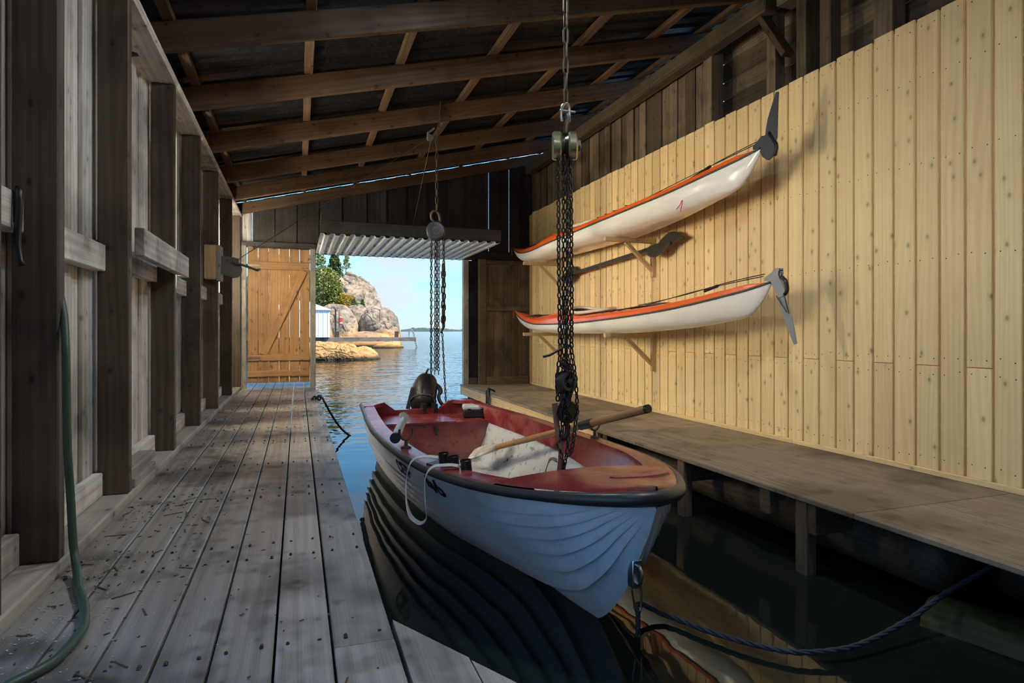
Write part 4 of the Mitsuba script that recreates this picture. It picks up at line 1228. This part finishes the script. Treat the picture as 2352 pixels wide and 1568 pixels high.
# ------------------------------------------------------------------ the shore outside
def rock(name, label, c, r, seed, power=2.4, amp=.35, freq=1.3, sub=5, group=None, crack=0, yaw=0.0):
    m = trimesh.creation.icosphere(subdivisions=sub)
    v = np.array(m.vertices)
    v = v / (np.sum(np.abs(v) ** power, 1, keepdims=True) ** (1 / power))
    n1 = meshkit.fbm(v * freq + seed * 7.1 + 20, 4, seed) - .5
    n2 = np.abs(meshkit.fbm(v * freq * 1.4 + seed * 3.7 + 40, 2, seed + 5) - .5)
    n3 = np.abs(meshkit.fbm(v * freq * 3.1 + seed * 2.3 + 60, 3, seed + 9) - .5)
    n4 = meshkit.fbm(v * freq * 5 + seed, 3, seed + 3) - .5
    v = v * (1 + amp * n1 + amp * .10 * n4 - crack * np.exp(-(n2 / .018) ** 2) - crack * .5 * np.exp(-(n3 / .03) ** 2))[:, None] * np.asarray(r, float)
    v = v @ rot([0, 0, 1], yaw)[:3, :3].T + np.asarray(c, float)
    return put(name, (v, np.array(m.faces)), 'm_rock', smooth=True, label=label, cat='rock', group=group)


rock('granite_dome', 'large bare granite dome rising behind the trees', (4.0, 76, 0.6), (5.9, 7.5, 7.4), 3, 2.2, .22, 1.2, 6, crack=.09)
rock('granite_dome', 'part of a far granite slope behind the leafy tree at the door edge', (-1.5, 80, 0.0), (5.0, 7, 10.6), 9, 2.2, .25, 1.3, 5, crack=.09)
rock('shore_rock', 'large rounded golden rock at the right of the shore above the jetty', (6.55, 54.3, .2), (1.75, 2.2, 2.75), 4, 2.9, .26, 1.3, 6, crack=.04)
rock('shore_rock', 'rounded shoulder rock at the far right end of the shore', (7.65, 55.2, -.1), (1.0, 1.8, 2.3), 12, 2.5, .2, 1.2, 4, crack=.03)
rock('shore_rock', 'tall grey rock wedged between the two big shore rocks', (4.75, 55.3, .5), (1.25, 1.8, 2.55), 6, 3.2, .24, 1.2, 5, crack=.04)
rock('shore_rock', 'big grey rounded rock behind the pole and lifebuoy', (3.1, 54.0, .2), (1.80, 2.2, 2.85), 7, 2.3, .30, 1.2, 6, crack=.04)
rock('shore_rock', 'low smooth golden rock apron behind the jetty', (5.4, 52.6, -.75), (2.9, 1.6, 1.55), 8, 2.2, .16, 1.5, 5)
rock('shore_rock', 'dark low rock under the jetty near the ladder', (6.35, 46.6, -.62), (1.25, .9, .62), 10, 2.0, .3, 1.5, 4)
rock('shore_rock', 'grey rock ledge at the left behind the white hut', (.6, 52.0, .2), (2.0, 2.2, 2.5), 21, 2.6, .2, 1.2, 4)
rock('boulder', 'golden boulder at the left end of the near shore', (.95, 28.3, -.45), (.95, .9, .82), 13, 2.8, .34, 1.5, 6, 'near shore boulders', crack=.09)
rock('boulder', 'golden boulder in the middle of the near shore', (1.95, 28.2, -.45), (.62, .8, .72), 14, 3.0, .34, 1.5, 6, 'near shore boulders', crack=.09)
rock('boulder', 'sloping golden boulder at the right tip of the near shore', (2.75, 28.3, -.62), (.88, .9, .76), 15, 1.7, .34, 1.5, 6, 'near shore boulders', crack=.03)
rock('boulder', 'small dark boulder in the cleft of the near shore', (2.42, 27.7, -.5), (.26, .3, .35), 16, 2.4, .3, 1.4, 4, 'near shore boulders')

t = thing('jetty', 'narrow grey wooden jetty on the far side of the water', 'jetty')
for k in range(9):
    wbox('deck_board', (-1.2 + k * 1.07, 46.6, .30), (-1.2 + (k + 1) * 1.07 - .01, 48.0, .36), 11, t, ax=0)
wbox('side_beam', (-1.2, 46.52, .06), (8.45, 46.6, .33), 11, t, ax=0)
for x in (1.95, 2.6, 6.9):
    wbox('bollard_post', (x, 46.7, .36), (x + .24, 46.95, .80), 2, t, ax=2)
wbox('support_leg', (6.15, 46.8, -.5), (6.38, 47.0, .06), 2, t, ax=2)
wbox('support_leg', (6.5, 47.3, -.5), (6.6, 47.4, .06), 2, t, ax=2)
lad = []
for y in (46.75, 47.15):
    put('ladder_rail', tube(smoothline([(7.95 if y < 47 else 8.05, y, .3), (8.0, y, .75), (8.1, y, .98), (8.3, y, .75), (8.42, y, .2), (8.62, y, -.55)], 30), .026, 8), 'm_alu', t, smooth=True)
for i in range(4):
    x, z = 8.45 + .05 * i, .05 - .17 * i
    put('ladder_step', cyl((x, 46.75, z), (x, 47.15, z), .02, 8), 'm_alu', t)
t = thing('mooring_post', 'dark upright post standing on the jetty beside the white hut', 'post')
put('shaft', cyl((2.63, 47.4, .36), (2.63, 47.4, 2.42), .055, 10), 'm_black', t, smooth=40)
t = thing('lifebuoy_post', 'grey timber post with a red and white lifebuoy on the jetty', 'post')
wbox('shaft', (2.84, 47.3, .36), (2.96, 47.42, 2.36), 11, t, ax=2)
put('lifebuoy', tube([(3.02 + .05 * math.cos(a), 47.28 + .3 * math.cos(a) * .3, 1.62 + .30 * math.sin(a)) for a in np.linspace(0, 2 * np.pi, 25)[:-1]], .06, 8, closed=True), 'm_lifebuoy', t, smooth=True)
put('lifebuoy_band', join(*[blob((3.02 + .05 * math.cos(a), 47.28 + .09 * math.cos(a), 1.62 + .30 * math.sin(a)), (.075, .075, .075), 2) for a in (.8, 2.3, 3.9, 5.5)]), 'm_white', t, smooth=True)
t = thing('white_hut', 'small white hut with a pale roof on the jetty shore', 'hut')
P('m_hut', (.82, .82, .82), .6, two=True)
put('wall', cbox((-1.6, 45.9, .362), (2.16, 48.6, 2.32), .01), 'm_hut', t)
put('roof', loft([[(-1.7, 45.8, 2.32), (2.22, 45.8, 2.30), (2.22, 48.7, 2.30), (-1.7, 48.7, 2.32)], [(-1.7, 45.8, 2.40), (2.22, 45.8, 2.36), (2.22, 48.7, 2.36), (-1.7, 48.7, 2.40)], [(-.7, 46.8, 2.98), (.6, 46.8, 2.98), (.6, 47.8, 2.98), (-.7, 47.8, 2.98)]], closed_u=True, cap1=True), 'm_hut', t)
for k in range(12):
    x = -1.5 + k * .32
    put('wall_batten', cbox((x, 45.875, .37), (x + .03, 45.9, 2.28), .002), 'm_hut', t)


def foliage(parent, name, c, r, n, size, cols, seed, clump=2.2, power=2.0, top=1.0, flat=0.0):
    g = np.random.default_rng(seed)
    d = g.normal(size=(n * 3, 3)); d /= np.linalg.norm(d, axis=1, keepdims=True)
    rad = g.uniform(.35, 1.0, n * 3) ** .5
    p = d * rad[:, None]
    keep = meshkit.fbm(p * clump + seed * 3.3 + 11, 3, seed) + .25 * rad > .58
    p = p[keep][:n]
    n = len(p)
    c3 = p * np.asarray(r) * np.stack([1 - flat * np.clip(p[:, 2], 0, 1), 1 - flat * np.clip(p[:, 2], 0, 1), np.ones(n)], 1) + np.asarray(c)
    a = g.normal(size=(n, 3)); a /= np.linalg.norm(a, axis=1, keepdims=True)
    b = np.cross(a, g.normal(size=(n, 3))); b /= np.linalg.norm(b, axis=1, keepdims=True)
    s = size * g.uniform(.6, 1.3, n)[:, None]
    v = np.stack([c3 - a * s, c3 + b * s * .55, c3 + a * s, c3 - b * s * .55], 1).reshape(-1, 3)
    k = np.arange(n)[:, None] * 4
    f = np.vstack([k + [0, 1, 2], k + [0, 2, 3]])
    col = np.asarray(cols)[g.integers(0, len(cols), n)] * g.uniform(.7, 1.25, (n, 1))
    put(name, (v, f), 'm_leaf', parent, color=np.repeat(col, 4, 0), smooth=False)


GREEN = [(.16, .22, .06), (.24, .29, .08), (.32, .32, .09), (.10, .15, .05), (.40, .37, .15)]
DARK = [(.035, .065, .03), (.05, .085, .035), (.065, .10, .04)]
YEL = [(.62, .40, .05), (.55, .28, .04), (.45, .36, .08), (.24, .24, .06)]
SPR = [(.08, .16, .045), (.12, .21, .06), (.16, .25, .08)]
t = thing('leafy_tree', 'dense green leafy tree on the shore beside the door edge', 'tree')
foliage(t, 'crown', (2.1, 57, 4.6), (1.7, 1.9, 2.0), 5200, .11, GREEN, 3)
foliage(t, 'crown', (3.0, 57, 3.7), (1.0, 1.2, 1.3), 2400, .10, GREEN + [(.35, .30, .06)], 5)
put('trunk', cyl((2.2, 57, 1.8), (2.1, 57, 5.0), .13, 8, .05), 'm_bark', t, smooth=True)
t = thing('spruce_tree', 'dark spruce top standing behind the leafy tree', 'tree')
for k in range(7):
    foliage(t, 'crown', (3.55 + .05 * k % .1, 66, 6.6 + .38 * k), (.95 - .11 * k, .95 - .11 * k, .35), 260, .12, DARK + GREEN[:2], 20 + k, 3)
put('trunk', cyl((3.55, 66, -0.6), (3.55, 66, 9.4), .10, 8, .05), 'm_bark', t, smooth=True)
t = thing('sapling', 'thin sapling growing on top of the granite dome', 'tree')
for k in range(4):
    foliage(t, 'crown', (5.2 + .12 * (k % 2), 73, 8.1 + .38 * k), (.52 - .09 * k, .5, .2), 90, .10, GREEN, 40 + k, 3)
put('trunk', cyl((5.2, 73, 7.4), (5.25, 73, 9.5), .035, 6, .015), 'm_bark', t, smooth=True)
t = thing('tall_bush', 'pale green bush top at the door edge against the sky', 'tree')
foliage(t, 'crown', (1.9, 68, 8.3), (.9, .9, .8), 500, .12, GREEN, 51)
put('trunk', cyl((1.9, 68, 0.5), (1.9, 68, 8.3), .09, 8, .03), 'm_bark', t, smooth=True)
t = thing('shrub', 'yellow autumn shrub at the foot of the leafy tree', 'shrub')
foliage(t, 'foliage', (3.85, 56, 3.35), (.55, .5, .75), 900, .085, YEL, 61)
foliage(t, 'foliage', (4.3, 56, 3.75), (.45, .35, .22), 260, .08, YEL, 62)
put('stem', cyl((3.8, 56, 2.4), (3.9, 56, 3.4), .04, 6, .02), 'm_bark', t)
for i, (x, h, w) in enumerate(((4.75, 1.05, .42), (5.5, .95, .36))):
    t = thing('small_spruce', ('left one of two small green spruces on the rock ledge', 'right one of two small green spruces on the rock ledge')[i], 'tree')
    for k in range(5):
        foliage(t, 'foliage', (x, 57, 2.75 + h * .2 * k), (w * (1 - .19 * k), w * (1 - .19 * k), .17), 150, .085, SPR, 70 + 10 * i + k, 3)
    put('trunk', cyl((x, 57, 2.4), (x, 57, 2.75 + h), .03, 6, .01), 'm_bark', t)


def island(label, x0, x1, y, h, seed):
    n = 60
    xs_ = np.linspace(x0, x1, n)
    prof = h * (np.sin(np.linspace(0, np.pi, n)) ** .45) * (.6 + .6 * meshkit.fbm(np.stack([xs_ / 14, xs_ * 0, xs_ * 0 + seed], 1), 4, seed)) + .05
    rings = [[(x, y - 40 * q + 10, -.5 + (p + .5) * math.cos(q * math.pi / 2)) for q in np.linspace(-1, 1, 9)] for x, p in zip(xs_, prof)]
    put('island', loft(rings), 'm_island', label=label, cat='island')


island('nearer wooded island low on the horizon', 232, 372, 1500, 10.5, 3)
island('farther thin island strip on the right of the horizon', 395, 580, 1800, 8.0, 8)
